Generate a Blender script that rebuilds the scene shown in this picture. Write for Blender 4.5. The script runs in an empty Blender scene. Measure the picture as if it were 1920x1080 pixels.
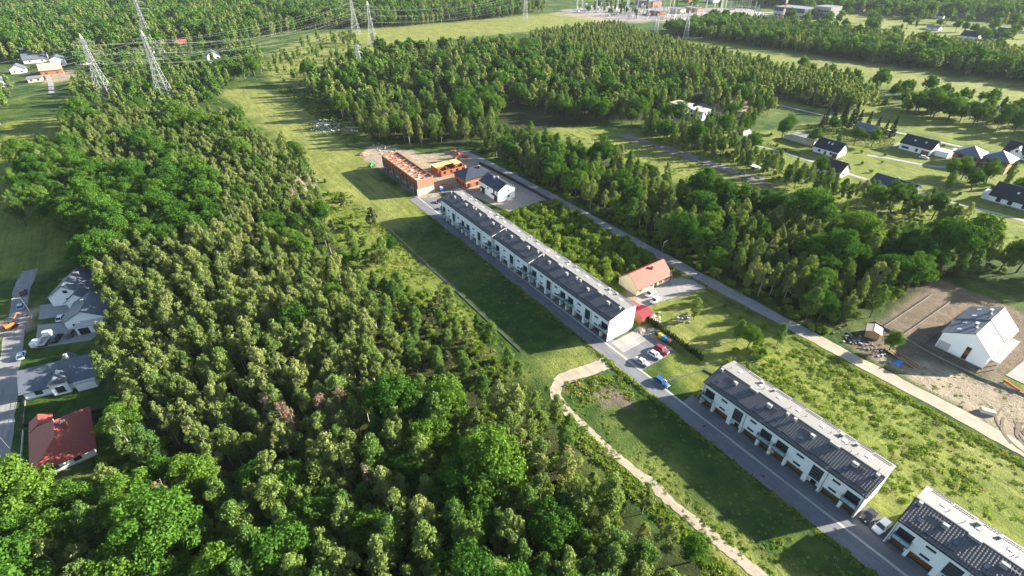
import bpy, math, random
import numpy as np
from mathutils import Vector, Matrix
R = math.radians
rng = np.random.default_rng(7)
random.seed(7)
scene = bpy.context.scene
col = scene.collection
# ---------------------------------------------------------------- camera (the drone), world, sun, exposure
CAM_H = 95.0; HAZE = .000035
PITCH, HEAD, FPX = R(34.585), R(34.733), 950.0       # grid axes: +Y runs along the row houses, +X to their back gardens
cam_d = bpy.data.cameras.new('camera'); cam = bpy.data.objects.new('camera', cam_d); col.objects.link(cam)
cam.location = (0, 0, CAM_H); cam.rotation_euler = (R(90) - PITCH, 0, -HEAD)
cam_d.sensor_width = 36; cam_d.lens = FPX / 1920 * 36; cam_d.clip_start = 0.5; cam_d.clip_end = 20000
scene.camera = cam
SUN_EL = R(19.5); SUN_AZ = math.atan2(.927, -.376)       # azimuth clockwise from +Y
world = bpy.data.worlds.new('World'); scene.world = world; world.use_nodes = True
wn = world.node_tree.nodes; sky = wn.new('ShaderNodeTexSky'); sky.sky_type = 'NISHITA'; sky.sun_disc = False
sky.sun_elevation = SUN_EL; sky.sun_rotation = SUN_AZ; sky.air_density = 1.0; sky.dust_density = 0.6; sky.ozone_density = 1.0
world.node_tree.links.new(sky.outputs[0], wn['Background'].inputs[0]); wn['Background'].inputs[1].default_value = 0.072
sun_d = bpy.data.lights.new('sun', 'SUN'); sun = bpy.data.objects.new('sun', sun_d); col.objects.link(sun)
sun_d.energy = 5.0; sun_d.angle = R(0.5); sun_d.color = (1.0, 0.93, 0.80)
sun.location = (0, 0, 300)
sun.rotation_euler = Vector((-math.sin(SUN_AZ) * math.cos(SUN_EL), -math.cos(SUN_AZ) * math.cos(SUN_EL), -math.sin(SUN_EL))).to_track_quat('-Z', 'Y').to_euler()
vs = scene.view_settings; vs.view_transform = 'Standard'; vs.look = 'None'; vs.gamma = 1; vs.use_curve_mapping = False; vs.exposure = 2.2
scene.render.engine = 'CYCLES'
scene.cycles.max_bounces = 5; scene.cycles.diffuse_bounces = 3; scene.cycles.glossy_bounces = 2; scene.cycles.transmission_bounces = 3
scene.cycles.volume_bounces = 0; scene.cycles.transparent_max_bounces = 6; scene.cycles.use_denoising = True

# ---------------------------------------------------------------- helpers
def G(px, py, z=0.0):
    """where the view ray of a photograph pixel meets height z (used to read real positions off the photograph)"""
    r = (px - 960) / FPX; u = -(py - 540) / FPX
    fy = math.cos(PITCH) + u * math.sin(PITCH); fz = -math.sin(PITCH) + u * math.cos(PITCH)
    c, s = math.cos(HEAD), math.sin(HEAD); t = (z - CAM_H) / fz
    return ((r * c + fy * s) * t, (-r * s + fy * c) * t)

def depth_of(X, Y, Z=6.0):
    b = X * math.sin(HEAD) + Y * math.cos(HEAD)
    return b * math.cos(PITCH) - (Z - CAM_H) * math.sin(PITCH)

def project(X, Y, Z):
    c, s = math.cos(HEAD), math.sin(HEAD)
    a = X * c - Y * s; b = X * s + Y * c; zz = Z - CAM_H
    d = b * math.cos(PITCH) - zz * math.sin(PITCH); up = b * math.sin(PITCH) + zz * math.cos(PITCH)
    return 960 + FPX * a / d, 540 - FPX * up / d, d

class NT:
    def __init__(self, name):
        self.m = bpy.data.materials.new(name); self.m.use_nodes = True
        self.t = self.m.node_tree; self.n = self.t.nodes; self.b = self.n['Principled BSDF']
    def new(self, t, **kw):
        x = self.n.new(t)
        for k, v in kw.items(): setattr(x, k, v)
        return x
    def link(self, a, b): self.t.links.new(a, b)
    def noise(self, scale, detail=4, vec=None, rough=.6):
        x = self.new('ShaderNodeTexNoise'); x.inputs['Scale'].default_value = scale; x.inputs['Detail'].default_value = detail
        x.inputs['Roughness'].default_value = rough
        if vec is not None: self.link(vec, x.inputs['Vector'])
        return x.outputs['Fac']
    def ramp(self, fac, stops, interp='LINEAR'):
        x = self.new('ShaderNodeValToRGB'); e = x.color_ramp.elements; x.color_ramp.interpolation = interp
        while len(e) < len(stops): e.new(.5)
        for i, (p, c) in enumerate(stops):
            e[i].position = p; e[i].color = (*c, 1) if len(c) == 3 else c
        self.link(fac, x.inputs[0]); return x.outputs[0]
    def mix(self, fac, a, b, mode='MIX'):
        x = self.new('ShaderNodeMix', data_type='RGBA', blend_type=mode)
        for s, v in ((0, fac), (6, a), (7, b)):
            if isinstance(v, (int, float)): x.inputs[s].default_value = v
            elif isinstance(v, tuple): x.inputs[s].default_value = (*v, 1)
            else: self.link(v, x.inputs[s])
        return x.outputs[2]
    def math(self, op, a, b=0.0, clamp=False):
        x = self.new('ShaderNodeMath', operation=op, use_clamp=clamp)
        for s, v in ((0, a), (1, b)):
            if isinstance(v, (int, float)): x.inputs[s].default_value = v
            else: self.link(v, x.inputs[s])
        return x.outputs[0]
    def obj(self): return self.new('ShaderNodeTexCoord').outputs['Object']
    def pos(self): return self.new('ShaderNodeNewGeometry').outputs['Position']
    def bump(self, h, strength=.3, dist=.05):
        x = self.new('ShaderNodeBump'); x.inputs['Strength'].default_value = strength; x.inputs['Distance'].default_value = dist
        self.link(h, x.inputs['Height']); self.link(x.outputs[0], self.b.inputs['Normal'])

M = {}
def mat(name, c, rough=.7, var=.12, scale=.8, metal=0.0, bump=0.0, spec=.3, fine=6.0):
    """a plain surface with large blotches and fine grain"""
    if name in M: return M[name]
    t = NT(name); p = t.pos()
    a = t.noise(scale, 4, p); f = t.noise(fine, 3, p)
    lo = tuple(x * (1 - var * 1.6) for x in c); hi = tuple(min(1, x * (1 + var)) for x in c)
    cc = t.ramp(a, [(.3, lo), (.7, hi)])
    cc = t.mix(.5, cc, t.ramp(f, [(.3, lo), (.7, hi)]))
    t.link(cc, t.b.inputs['Base Color']); t.b.inputs['Roughness'].default_value = rough
    t.b.inputs['Metallic'].default_value = metal; t.b.inputs['Specular IOR Level'].default_value = spec
    if bump: t.bump(f, bump)
    M[name] = t.m; return t.m

class MB:
    """collects shapes for one mesh"""
    def __init__(self): self.v = []; self.f = []
    def add(self, vs, fs):
        o = len(self.v); self.v += [tuple(x) for x in vs]; self.f += [tuple(i + o for i in f) for f in fs]; return self
    def box(self, x0, x1, y0, y1, z0, z1):
        return self.add([(x0,y0,z0),(x1,y0,z0),(x1,y1,z0),(x0,y1,z0),(x0,y0,z1),(x1,y0,z1),(x1,y1,z1),(x0,y1,z1)],
                        [(0,3,2,1),(4,5,6,7),(0,1,5,4),(1,2,6,5),(2,3,7,6),(3,0,4,7)])
    def hexa(self, p):      # 8 corners: bottom ring then top ring
        return self.add(p, [(0,3,2,1),(4,5,6,7),(0,1,5,4),(1,2,6,5),(2,3,7,6),(3,0,4,7)])
    def slab(self, quad, th):   # quad of 4 points, thickened downwards
        return self.hexa([(x, y, z - th) for x, y, z in quad] + list(quad))
    def prism(self, poly, a0, a1, axis='y'):  # poly = list of (p,z), extruded along axis
        n = len(poly)
        mk = (lambda p, z, a: (p, a, z)) if axis == 'y' else (lambda p, z, a: (a, p, z))
        vs = [mk(p, z, a0) for p, z in poly] + [mk(p, z, a1) for p, z in poly]
        fs = [tuple(range(n)), tuple(range(2*n-1, n-1, -1))] + [(i, i+n, (i+1) % n + n, (i+1) % n) for i in range(n)]
        return self.add(vs, fs)
    def bar(self, a, b, r=.05, n=4, r2=None):
        a = Vector(a); b = Vector(b); d = (b - a); 
        if d.length < 1e-6: return self
        d.normalize(); q = Vector((0,0,1)) if abs(d.z) < .9 else Vector((1,0,0))
        s = d.cross(q).normalized(); t = d.cross(s); r2 = r if r2 is None else r2
        vs = []
        for p, rr in ((a, r), (b, r2)):
            for i in range(n):
                w = 2*math.pi*(i + .5)/n; vs.append(p + s*math.cos(w)*rr + t*math.sin(w)*rr)
        fs = [(i, (i+1) % n, (i+1) % n + n, i+n) for i in range(n)] + [tuple(range(n-1, -1, -1)), tuple(range(n, 2*n))]
        return self.add(vs, fs)
    def mesh(self, name, m):
        me = bpy.data.meshes.new(name); me.from_pydata(self.v, [], self.f); me.validate()
        if m: me.materials.append(m)
        return me
    def build(self, name, m, parent=None):
        o = bpy.data.objects.new(name, self.mesh(name, m)); col.objects.link(o)
        if parent: o.parent = parent
        return o

def tag(o, label=None, cat=None, group=None, kind=None):
    if label: o['label'] = label
    if cat: o['category'] = cat
    if group: o['group'] = group
    if kind: o['kind'] = kind
    return o
def empty(name, loc, rz=0, label=None, cat=None, group=None):
    o = bpy.data.objects.new(name, None); col.objects.link(o); o.location = loc; o.rotation_euler = (0, 0, rz)
    o.empty_display_size = .5
    return tag(o, label, cat, group)
def link_mesh(name, me, parent=None, loc=(0,0,0), rz=0, sc=None):
    o = bpy.data.objects.new(name, me); col.objects.link(o); o.location = loc; o.rotation_euler = (0, 0, rz)
    if parent: o.parent = parent
    if sc is not None: o.scale = sc
    return o
_kids = {}
def copy_tree(o, parent=None):
    c = o.copy(); col.objects.link(c); c.parent = parent
    for ch in o.children: copy_tree(ch, c)
    return c
def np_mesh(name, V, F, mats=(), midx=None):
    """V (n,3) float, F (m,k) int, all faces of k corners"""
    me = bpy.data.meshes.new(name); V = np.asarray(V, np.float32); F = np.asarray(F, np.int32); k = F.shape[1]
    me.vertices.add(len(V)); me.vertices.foreach_set('co', V.ravel())
    me.loops.add(F.size); me.loops.foreach_set('vertex_index', F.ravel())
    me.polygons.add(len(F)); me.polygons.foreach_set('loop_start', np.arange(0, F.size, k, dtype=np.int32))
    me.polygons.foreach_set('loop_total', np.full(len(F), k, np.int32))
    for m in mats: me.materials.append(m)
    if midx is not None: me.polygons.foreach_set('material_index', np.asarray(midx, np.int32))
    me.update(calc_edges=True); return me

def inpoly(px, py, poly):
    px = np.asarray(px, float); py = np.asarray(py, float); c = np.zeros(px.shape, bool); n = len(poly)
    for i in range(n):
        x0, y0 = poly[i]; x1, y1 = poly[(i+1) % n]
        if y0 == y1: continue
        c ^= ((y0 > py) != (y1 > py)) & (px < (x1-x0)*(py-y0)/(y1-y0) + x0)
    return c
def polydist(px, py, poly):
    """signed distance, positive inside"""
    d = np.full(np.shape(px), 1e9); n = len(poly)
    for i in range(n):
        x0, y0 = poly[i]; x1, y1 = poly[(i+1) % n]; dx, dy = x1-x0, y1-y0
        t = np.clip(((px-x0)*dx + (py-y0)*dy)/(dx*dx + dy*dy + 1e-9), 0, 1)
        d = np.minimum(d, np.hypot(px - x0 - t*dx, py - y0 - t*dy))
    return np.where(inpoly(px, py, poly), d, -d)
def vnoise(x, y, s, seed=0):
    """cheap smooth value noise, about -1..1"""
    x = np.asarray(x)/s; y = np.asarray(y)/s; xi = np.floor(x).astype(np.int64); yi = np.floor(y).astype(np.int64)
    fx = x - xi; fy = y - yi; fx = fx*fx*(3-2*fx); fy = fy*fy*(3-2*fy)
    def h(a, b):
        n = (a*374761393 + b*668265263 + seed*1274126177) & 0x7fffffff; n = ((n ^ (n >> 13))*1274126177) & 0x7fffffff
        return ((n ^ (n >> 16)) & 0xffff)/32767.5 - 1
    return (h(xi,yi)*(1-fx)+h(xi+1,yi)*fx)*(1-fy) + (h(xi,yi+1)*(1-fx)+h(xi+1,yi+1)*fx)*fy
# ---------------------------------------------------------------- ground: one sheet, painted with what grows or lies on it
def rect(x0, x1, y0, y1): return [(x0,y0),(x1,y0),(x1,y1),(x0,y1)]
SAND = [  # bare pale sand
    [(84,190),(83,240),(84,262),(92,272),(104,262),(110,245),(131,240),(131,186),(100,184),(96,193)],
    [(139,-40),(139,20),(143,26),(152,20),(158,6),(162,-8),(180,-14),(190,-40)],
    [(92,66),(92,73),(99,73),(101,69)], [(105,82),(131,78),(131,86),(126,87),(108,88),(103,84)],
    [(36,228),(44,250),(50,262),(53,250),(52,232)], [(-70,176),(-50,176),(-50,187),(-70,187)],
    [(560,560),(570,720),(720,660),(800,540),(760,480),(640,520)], [(-66,560),(-44,560),(-44,600),(-60,600)],
    [(262,196),(262,214),(276,216),(276,196)], [(300,190),(340,190),(345,222),(310,225)],
]
SOIL = [  # dark churned earth
    [(140,36),(200,36),(200,5),(160,5),(152,14),(143,22)], [(67,58),(74,54),(75,62),(69,66)], [(222,112),(229,112),(226,205),(219,205)],
]
DRY = [   # yellowed grass
    [(50,232),(56,200),(62,178),(68,176),(74,185),(79,192),(79,236),(82,300),(85,400),(70,455),(45,455),(52,330)],
    [(85,470),(100,560),(180,690),(380,690),(590,700),(600,560),(390,560),(300,570),(215,530),(150,450),(100,430)],
    [(180,385),(205,385),(205,410),(180,412)], [(165,312),(183,312),(186,330),(166,335)], [(84,276),(96,276),(98,330),(84,330)],
    [(99,1),(111,-2),(111,10),(99,10)], [(100,58),(112,50),(118,66),(106,74)], [(120,-30),(131,-30),(131,8),(121,4)],
    [(64,69),(79,69),(79,76),(66,76)], [(57,2),(66,2),(66,38),(62,42)],
    [(196,62),(222,60),(222,140),(205,245),(192,245),(200,150)], [(700,180),(900,180),(930,520),(740,420)], [(510,60),(566,60),(560,200),(530,380),(505,300)],
]
MOWN = [
    [(100,-40),(132,-40),(132,44),(118,46),(100,44)],
    [(40,100),(58,84),(61,120),(60,200),(50,232),(42,215),(40,150)],  # short bright grass
    rect(-78,-44,214,445), [(60,172),(81,176),(81,240),(84,400),(50,460),(60,300)], [(195,55),(262,30),(262,8),(300,8),(300,160),(240,210),(190,250)],
    [(366,40),(440,40),(440,215),(364,260)], [(476,40),(572,40),(568,210),(545,420),(490,440),(470,300)], [(690,100),(930,100),(930,560),(700,430)],
    [(98,48),(131,48),(131,83),(100,83)], [(240,0),(356,0),(356,150),(240,180)], [(90,1),(100,-1),(101,9),(90,9)], [(86,46),(100,44),(100,64),(90,63)],
]
FLOOR = [ # leaf litter and dark undergrowth under closed woods
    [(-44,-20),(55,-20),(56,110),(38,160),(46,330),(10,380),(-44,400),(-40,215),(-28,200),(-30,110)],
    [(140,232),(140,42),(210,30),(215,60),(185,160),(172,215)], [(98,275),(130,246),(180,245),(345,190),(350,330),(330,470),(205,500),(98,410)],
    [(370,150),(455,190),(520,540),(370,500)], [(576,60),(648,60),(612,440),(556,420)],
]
def axis(core0, core1, step, lo, hi):
    a = list(np.arange(core0, core1 + .01, step)); s = step
    while a[-1] < hi: s *= 1.12; a.append(a[-1] + s)
    s = step
    while a[0] > lo: s *= 1.12; a.insert(0, a[0] - s)
    return np.array(a)
gx = axis(-80, 300, 1.6, -4600, 5200); gy = axis(-30, 470, 1.6, -4000, 5600)
X, Y = np.meshgrid(gx, gy); nx, ny = len(gx), len(gy)
Z = np.zeros_like(X)
near = (X > -80) & (X < 300) & (Y > -30) & (Y < 470)
weed = np.clip(np.minimum.reduce([X-99, 131-X, 50-Y, Y+40])/3, 0, 1)
heap = np.clip(np.minimum.reduce([X-143, 200-X, 8-Y, Y+40])/4, 0, 1)
Z += (.22*vnoise(X,Y,5.,1) + .12*vnoise(X,Y,2.2,2))*weed + (.18*vnoise(X,Y,3.,5))*heap
Z = np.where(near, Z, 0) - .03*(1 - weed)
V = np.stack([X, Y, Z], -1).reshape(-1, 3)
i0 = (np.arange(ny-1)[:,None]*nx + np.arange(nx-1)[None]).ravel()
F = np.stack([i0, i0+1, i0+1+nx, i0+nx], -1)
def weights(polys, soft=2.0, wob=3.0, seed=0):
    w = np.zeros(X.shape); n1 = vnoise(X,Y,9.,seed)*wob + vnoise(X,Y,3.,seed+9)*wob*.5
    for p in polys:
        xs = [a for a,b in p]; ys = [b for a,b in p]
        m = (X > min(xs)-15) & (X < max(xs)+15) & (Y > min(ys)-15) & (Y < max(ys)+15)
        if m.any():
            d = polydist(X[m], Y[m], p) + n1[m]; w[m] = np.maximum(w[m], np.clip(d/soft + .5, 0, 1))
    return w.ravel()
gt = NT('meadow_ground'); p = gt.pos()
def attr(n):
    a = gt.new('ShaderNodeAttribute'); a.attribute_name = n; return a.outputs['Fac']
big = gt.noise(.035, 5, p); mid = gt.noise(.25, 5, p, .7); fin = gt.noise(2.2, 4, p, .75)
vm = gt.new('ShaderNodeVectorMath', operation='MULTIPLY'); gt.link(p, vm.inputs[0]); vm.inputs[1].default_value = (1.0,.07,1.0); streak = gt.noise(.55, 4, vm.outputs[0], .6)
c = gt.ramp(mid, [(.3,(.016,.042,.008)),(.5,(.030,.066,.011)),(.72,(.072,.108,.02))])
c = gt.mix(gt.ramp(big,[(.45,(0,0,0)),(.65,(1,1,1))]), c, gt.ramp(mid,[(.3,(.05,.085,.015)),(.7,(.12,.14,.035))]))
c = gt.mix(attr('mown'), c, gt.ramp(mid,[(.3,(.095,.132,.022)),(.6,(.155,.178,.038)),(.8,(.20,.195,.06))]))
c = gt.mix(attr('dry'), c, gt.ramp(mid,[(.25,(.105,.135,.03)),(.5,(.16,.18,.045)),(.75,(.23,.205,.075))]))
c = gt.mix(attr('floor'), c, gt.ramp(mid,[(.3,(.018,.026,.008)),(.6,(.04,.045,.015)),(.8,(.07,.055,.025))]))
c = gt.mix(attr('soil'), c, gt.ramp(mid,[(.3,(.10,.078,.055)),(.7,(.18,.14,.10))]))
c = gt.mix(attr('sand'), c, gt.ramp(mid,[(.25,(.19,.15,.105)),(.55,(.28,.23,.165)),(.8,(.36,.30,.225))]))
c = gt.mix(gt.math('MULTIPLY', gt.math('ADD', attr('mown'), attr('dry'), True), .75), c, gt.ramp(streak,[(.3,(.30,.31,.30)),(.5,(.5,.5,.5)),(.7,(.70,.67,.62))]), 'OVERLAY')
c = gt.mix(.55, c, gt.ramp(gt.noise(.07,5,p,.65),[(.3,(.30,.33,.30)),(.5,(.5,.5,.5)),(.7,(.70,.66,.60))]), 'OVERLAY')
c = gt.mix(.65, c, gt.ramp(fin,[(.25,(.25,.25,.25)),(.5,(.5,.5,.5)),(.75,(.8,.8,.8))]), 'OVERLAY')
gt.link(c, gt.b.inputs['Base Color']); gt.b.inputs['Roughness'].default_value = .95; gt.b.inputs['Specular IOR Level'].default_value = .1
gt.bump(gt.math('ADD', fin, gt.math('MULTIPLY', mid, 2.0)), .8, .35)
gme = np_mesh('ground', V, F, [gt.m])
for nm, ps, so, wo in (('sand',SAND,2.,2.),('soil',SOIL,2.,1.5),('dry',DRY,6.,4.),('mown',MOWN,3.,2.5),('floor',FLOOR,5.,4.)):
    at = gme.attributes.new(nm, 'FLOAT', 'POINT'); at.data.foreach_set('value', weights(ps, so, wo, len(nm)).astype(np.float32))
ground = link_mesh('ground', gme); tag(ground, kind='structure')

# ---------------------------------------------------------------- roads
def road_mat(name, lo, hi, track=None, rough=.9):
    t = NT(name); p = t.pos(); a = t.noise(.3, 5, p, .7); f = t.noise(3.5, 4, p, .7)
    c = t.ramp(a, [(.3, lo), (.7, hi)]); vm = t.new('ShaderNodeVectorMath', operation='MULTIPLY'); t.link(p, vm.inputs[0]); vm.inputs[1].default_value = (1.0,.06,1.0)
    c = t.mix(.6, c, t.ramp(t.noise(1.3,4,vm.outputs[0],.65), [(.32,(.33,.33,.34)),(.68,(.66,.65,.63))]), 'OVERLAY'); c = t.mix(.5, c, t.ramp(f, [(.25,(.3,.3,.3)),(.75,(.7,.7,.7))]), 'OVERLAY')
    t.link(c, t.b.inputs['Base Color']); t.b.inputs['Roughness'].default_value = rough; t.bump(f, .4, .05); M[name] = t.m; return t.m
road_mat('paving', (.115,.115,.125), (.16,.16,.17)); road_mat('pale_paving', (.34,.32,.29), (.43,.40,.36)); road_mat('gravel', (.17,.16,.155), (.25,.235,.22))
road_mat('sand_track', (.26,.21,.15), (.36,.305,.225)); road_mat('grey_lane', (.22,.205,.185), (.29,.27,.245)); road_mat('concrete_slab', (.22,.21,.195), (.28,.27,.25))
road_mat('pale_sand', (.27,.22,.16), (.37,.315,.235))
def ribbon(name, pts, w, m, z=.03, wob=.0, step=2.0, parent=None):
    """a strip of given width along a polyline, its edges a little uneven"""
    P = []; 
    for (x0,y0),(x1,y1) in zip(pts[:-1], pts[1:]):
        n = max(1, int(math.hypot(x1-x0,y1-y0)/step))
        for k in range(n): P.append((x0+(x1-x0)*k/n, y0+(y1-y0)*k/n))
    P.append(pts[-1]); P = np.array(P); d = np.gradient(P, axis=0); d /= np.linalg.norm(d,axis=1)[:,None]+1e-9
    nrm = np.stack([-d[:,1], d[:,0]], -1); n = len(P)
    ww = np.full((n,2), w/2.) + wob*np.stack([vnoise(P[:,0],P[:,1],6.,3)+.5*rng.normal(size=n)*.4, vnoise(P[:,0],P[:,1],6.,4)+.5*rng.normal(size=n)*.4],-1)
    a = P + nrm*ww[:,:1]; b = P - nrm*ww[:,1:]
    V = np.concatenate([np.c_[b, np.full(n,z)], np.c_[a, np.full(n,z)]]); i = np.arange(n-1)
    o = link_mesh(name, np_mesh(name, V, np.stack([i, i+1, i+1+n, i+n],-1), [m]), parent)
    return tag(o, kind='structure') if parent is None else o
def patch(name, poly, m, z=.03, kind='structure'):
    o = MB().add([(x,y,z) for x,y in poly], [tuple(range(len(poly)))]).build(name, m); return tag(o, kind=kind)
def smooth(pts, n=6):
    out = []; P = [pts[0]] + list(pts) + [pts[-1]]
    for i in range(1, len(P)-2):
        p0,p1,p2,p3 = map(np.array, P[i-1:i+3])
        for k in range(n):
            t = k/n; out.append(tuple(.5*((2*p1)+(p2-p0)*t+(2*p0-5*p1+4*p2-p3)*t*t+(3*p1-p0-3*p2+p3)*t**3)))
    return out + [tuple(pts[-1])]
ribbon('access_road', [(82.75,-40),(82.6,30),(82.4,110),(82.6,196)], 3.9, M['paving'], .03)
ribbon('road_border_strip', [(84.95,-40),(84.8,30),(84.6,110),(84.7,196)], .55, M['pale_paving'], .045)
ribbon('garage_apron', [(87.2,-40),(86.8,48)], 3.9, M['paving'], .032); ribbon('garage_apron', [(86.2,74.6),(86.3,168)], 2.7, M['paving'], .032)
patch('parking_lot', [(85.2,61.6),(98.4,61.6),(98.4,66.5),(95.6,74.6),(85.2,74.6)], M['paving'], .036)
patch('concrete_bays', [(86.0,69.6),(95.4,69.6),(95.4,74.4),(86.0,74.4)], M['concrete_slab'], .05)
for k, (a,b,c_,d) in enumerate([(86.0,95.6,69.5,69.62),(89.1,89.25,69.6,74.4),(92.3,92.45,69.6,74.4),(85.1,85.25,61.6,74.5),(86.0,95.4,71.9,72.0)]):
    patch('paving_joint_strip', rect(a,b,c_,d), M['pale_paving'], .06)
patch('parking_lot', [(85.2,168),(93.5,168),(93.5,190.5),(85.2,194)], M['paving'], .036)
patch('parking_lot', rect(88.6,93.2,2.0,9.4), mat('dark_paving',(.085,.08,.078)), .036)
ribbon('kerb', [(80.6,-40),(80.5,30),(80.3,110),(80.4,196)], .22, mat('kerb_brown',(.20,.15,.12)), .10)
ribbon('dirt_road', smooth([(137.5,-45),(137.0,-5),(136.4,20),(135.8,44)]), 4.6, M['sand_track'], .035, .35, 1.2)
ribbon('dirt_road', smooth([(135.8,44),(135.4,70),(134.6,110),(133.8,170),(132.5,215),(130,240)]), 4.8, M['gravel'], .036, .25, 1.2)  # gravel stretch; its grey also carries the shade lying on the road
ribbon('farm_track', smooth([(80.2,67.6),(76,68.6),(70.5,70.2),(65,70.8),(61.2,68.5),(59.7,62),(59.8,52),(60.3,42),(61.3,30),(62.2,22),(63.2,10),(64,-10)]), 2.7, M['pale_sand'], .035, .5, .6)
ribbon('farm_track', smooth([(80.2,69.6),(75,70.3),(69,71.2),(63.5,70.8)]), 3.4, M['pale_sand'], .033, .9, .6)
ribbon('left_street', [(-51.5,60),(-53.2,118),(-54.3,165),(-54.4,205),(-53,218)], 4.8, M['gravel'], .035, .3, 1.5)
ribbon('gravel_strip', [(228.5,118),(226.5,150),(222.5,206)], 7.0, mat('gravel_strip',(.17,.15,.135),.95,.2), .033, .3)
ribbon('village_lane', smooth([(262,158),(270,150),(272.5,130),(270.5,100),(271,84),(273,70),(278,35),(281,0)]), 2.6, M['grey_lane'], .035, .25)
ribbon('village_lane', smooth([(330,215),(352,205),(358,190)]), 4.5, M['sand_track'], .035, .3)
ribbon('village_lane', smooth([(358,190),(360,130),(362,80),(368,30)]), 3.0, M['grey_lane'], .034, .25)
ribbon('concrete_drive', smooth([(305,108),(310,98),(315,82),(322,76)]), 2.6, M['concrete_slab'], .036, .1)
patch('cottage_yard', [(104.5,81.5),(128,77.5),(131.5,76.5),(131.5,82.5),(127,86.5),(110,86.3),(105,85)], mat('yard_paving',(.27,.25,.235),.9,.2), .04)
patch('house_yard', [(-49,165),(-49,178),(-36,172),(-31.5,165),(-36,160.5)], mat('yard_paving2',(.27,.26,.245),.9,.15), .04)
patch('house_yard', [(-49,181),(-49,190),(-39,186),(-40,178)], M['yard_paving2'], .042)
patch('house_yard', [(110,158),(131,158),(131,186),(121,188),(105,186)], mat('grey_sand',(.25,.22,.19),.95,.2), .038)
patch('concrete_yard', [(163,-30),(200,-30),(200,12),(184,4),(162.5,5.5)], M['concrete_slab'], .05)
patch('substation_yard', [(585,560),(590,720),(700,720),(860,560),(800,470),(690,500)], mat('substation_gravel',(.26,.225,.21),.95,.2,.05), .05)
ribbon('far_road', [(700,560),(830,520),(900,430)], 9, M['concrete_slab'], .06); ribbon('far_road', [(250,900),(420,820),(560,760)], 12, M['concrete_slab'], .06)
ribbon('left_lane', [(-58,520),(-60,560),(-70,660)], 3.5, M['grey_lane'], .06); ribbon('garden_lane', [(-60,60),(-45,84),(-20,84)], 1.0, M['grey_lane'], .06)
# ---------------------------------------------------------------- buildings: materials and shared pieces
def glass(name, c=(.018,.022,.028), rough=.06):
    t = NT(name); t.b.inputs['Base Color'].default_value = (*c,1); t.b.inputs['Roughness'].default_value = rough; t.b.inputs['Specular IOR Level'].default_value = .6
    t.link(t.mix(t.noise(.6,2,t.pos()), c, tuple(x*2.2 for x in c)), t.b.inputs['Base Color']); M[name] = t.m
glass('window_glass'); glass('skylight_glass', (.05,.055,.075), .12); glass('rail_glass', (.17,.25,.27), .1); glass('solar_glass', (.012,.014,.03), .08)
mat('white_render', (.78,.78,.77), .85, .035, .5); mat('grey_render', (.42,.41,.40), .85, .08); mat('cream_render', (.50,.44,.29), .85, .06); mat('grey_plinth', (.30,.29,.285), .9)
mat('tile_dark', (.075,.075,.08), .36, .25, 1.5, 0, 0, .6); mat('tile_edge', (.025,.026,.03), .5); mat('sheet_grey', (.185,.177,.168), .5, .08, .5, 0, 0, .3); mat('sheet_seam', (.24,.228,.215), .5, .06, .5)
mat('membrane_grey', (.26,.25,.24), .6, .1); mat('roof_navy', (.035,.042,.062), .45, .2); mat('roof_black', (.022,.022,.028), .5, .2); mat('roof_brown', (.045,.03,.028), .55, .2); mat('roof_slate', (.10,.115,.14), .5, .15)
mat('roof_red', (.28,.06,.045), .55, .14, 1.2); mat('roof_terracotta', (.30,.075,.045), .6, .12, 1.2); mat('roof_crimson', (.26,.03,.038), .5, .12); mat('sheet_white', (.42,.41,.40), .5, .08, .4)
mat('garage_brown', (.17,.065,.028), .5, .15); mat('door_dark', (.03,.028,.028), .4); mat('frame_dark', (.03,.03,.033), .45); mat('frame_white', (.62,.61,.60), .5, .05); mat('wood', (.30,.19,.10), .8, .2); mat('plank', (.42,.33,.22), .85, .2)
mat('brick', (.30,.11,.052), .9, .16, .9); mat('brick_pale', (.34,.17,.105), .9, .15, .9); mat('block_pale', (.52,.44,.33), .9, .08); mat('concrete', (.33,.32,.30), .9, .12); mat('yellow_board', (.55,.42,.16), .85, .15); mat('chimney_white', (.27,.265,.255), .8, .1)
mat('metal_grey', (.25,.25,.26), .4, .1, 1, .6); mat('steel_galv', (.46,.47,.46), .45, .08, 1, .3); mat('gutter_black', (.02,.021,.024), .4)

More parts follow.
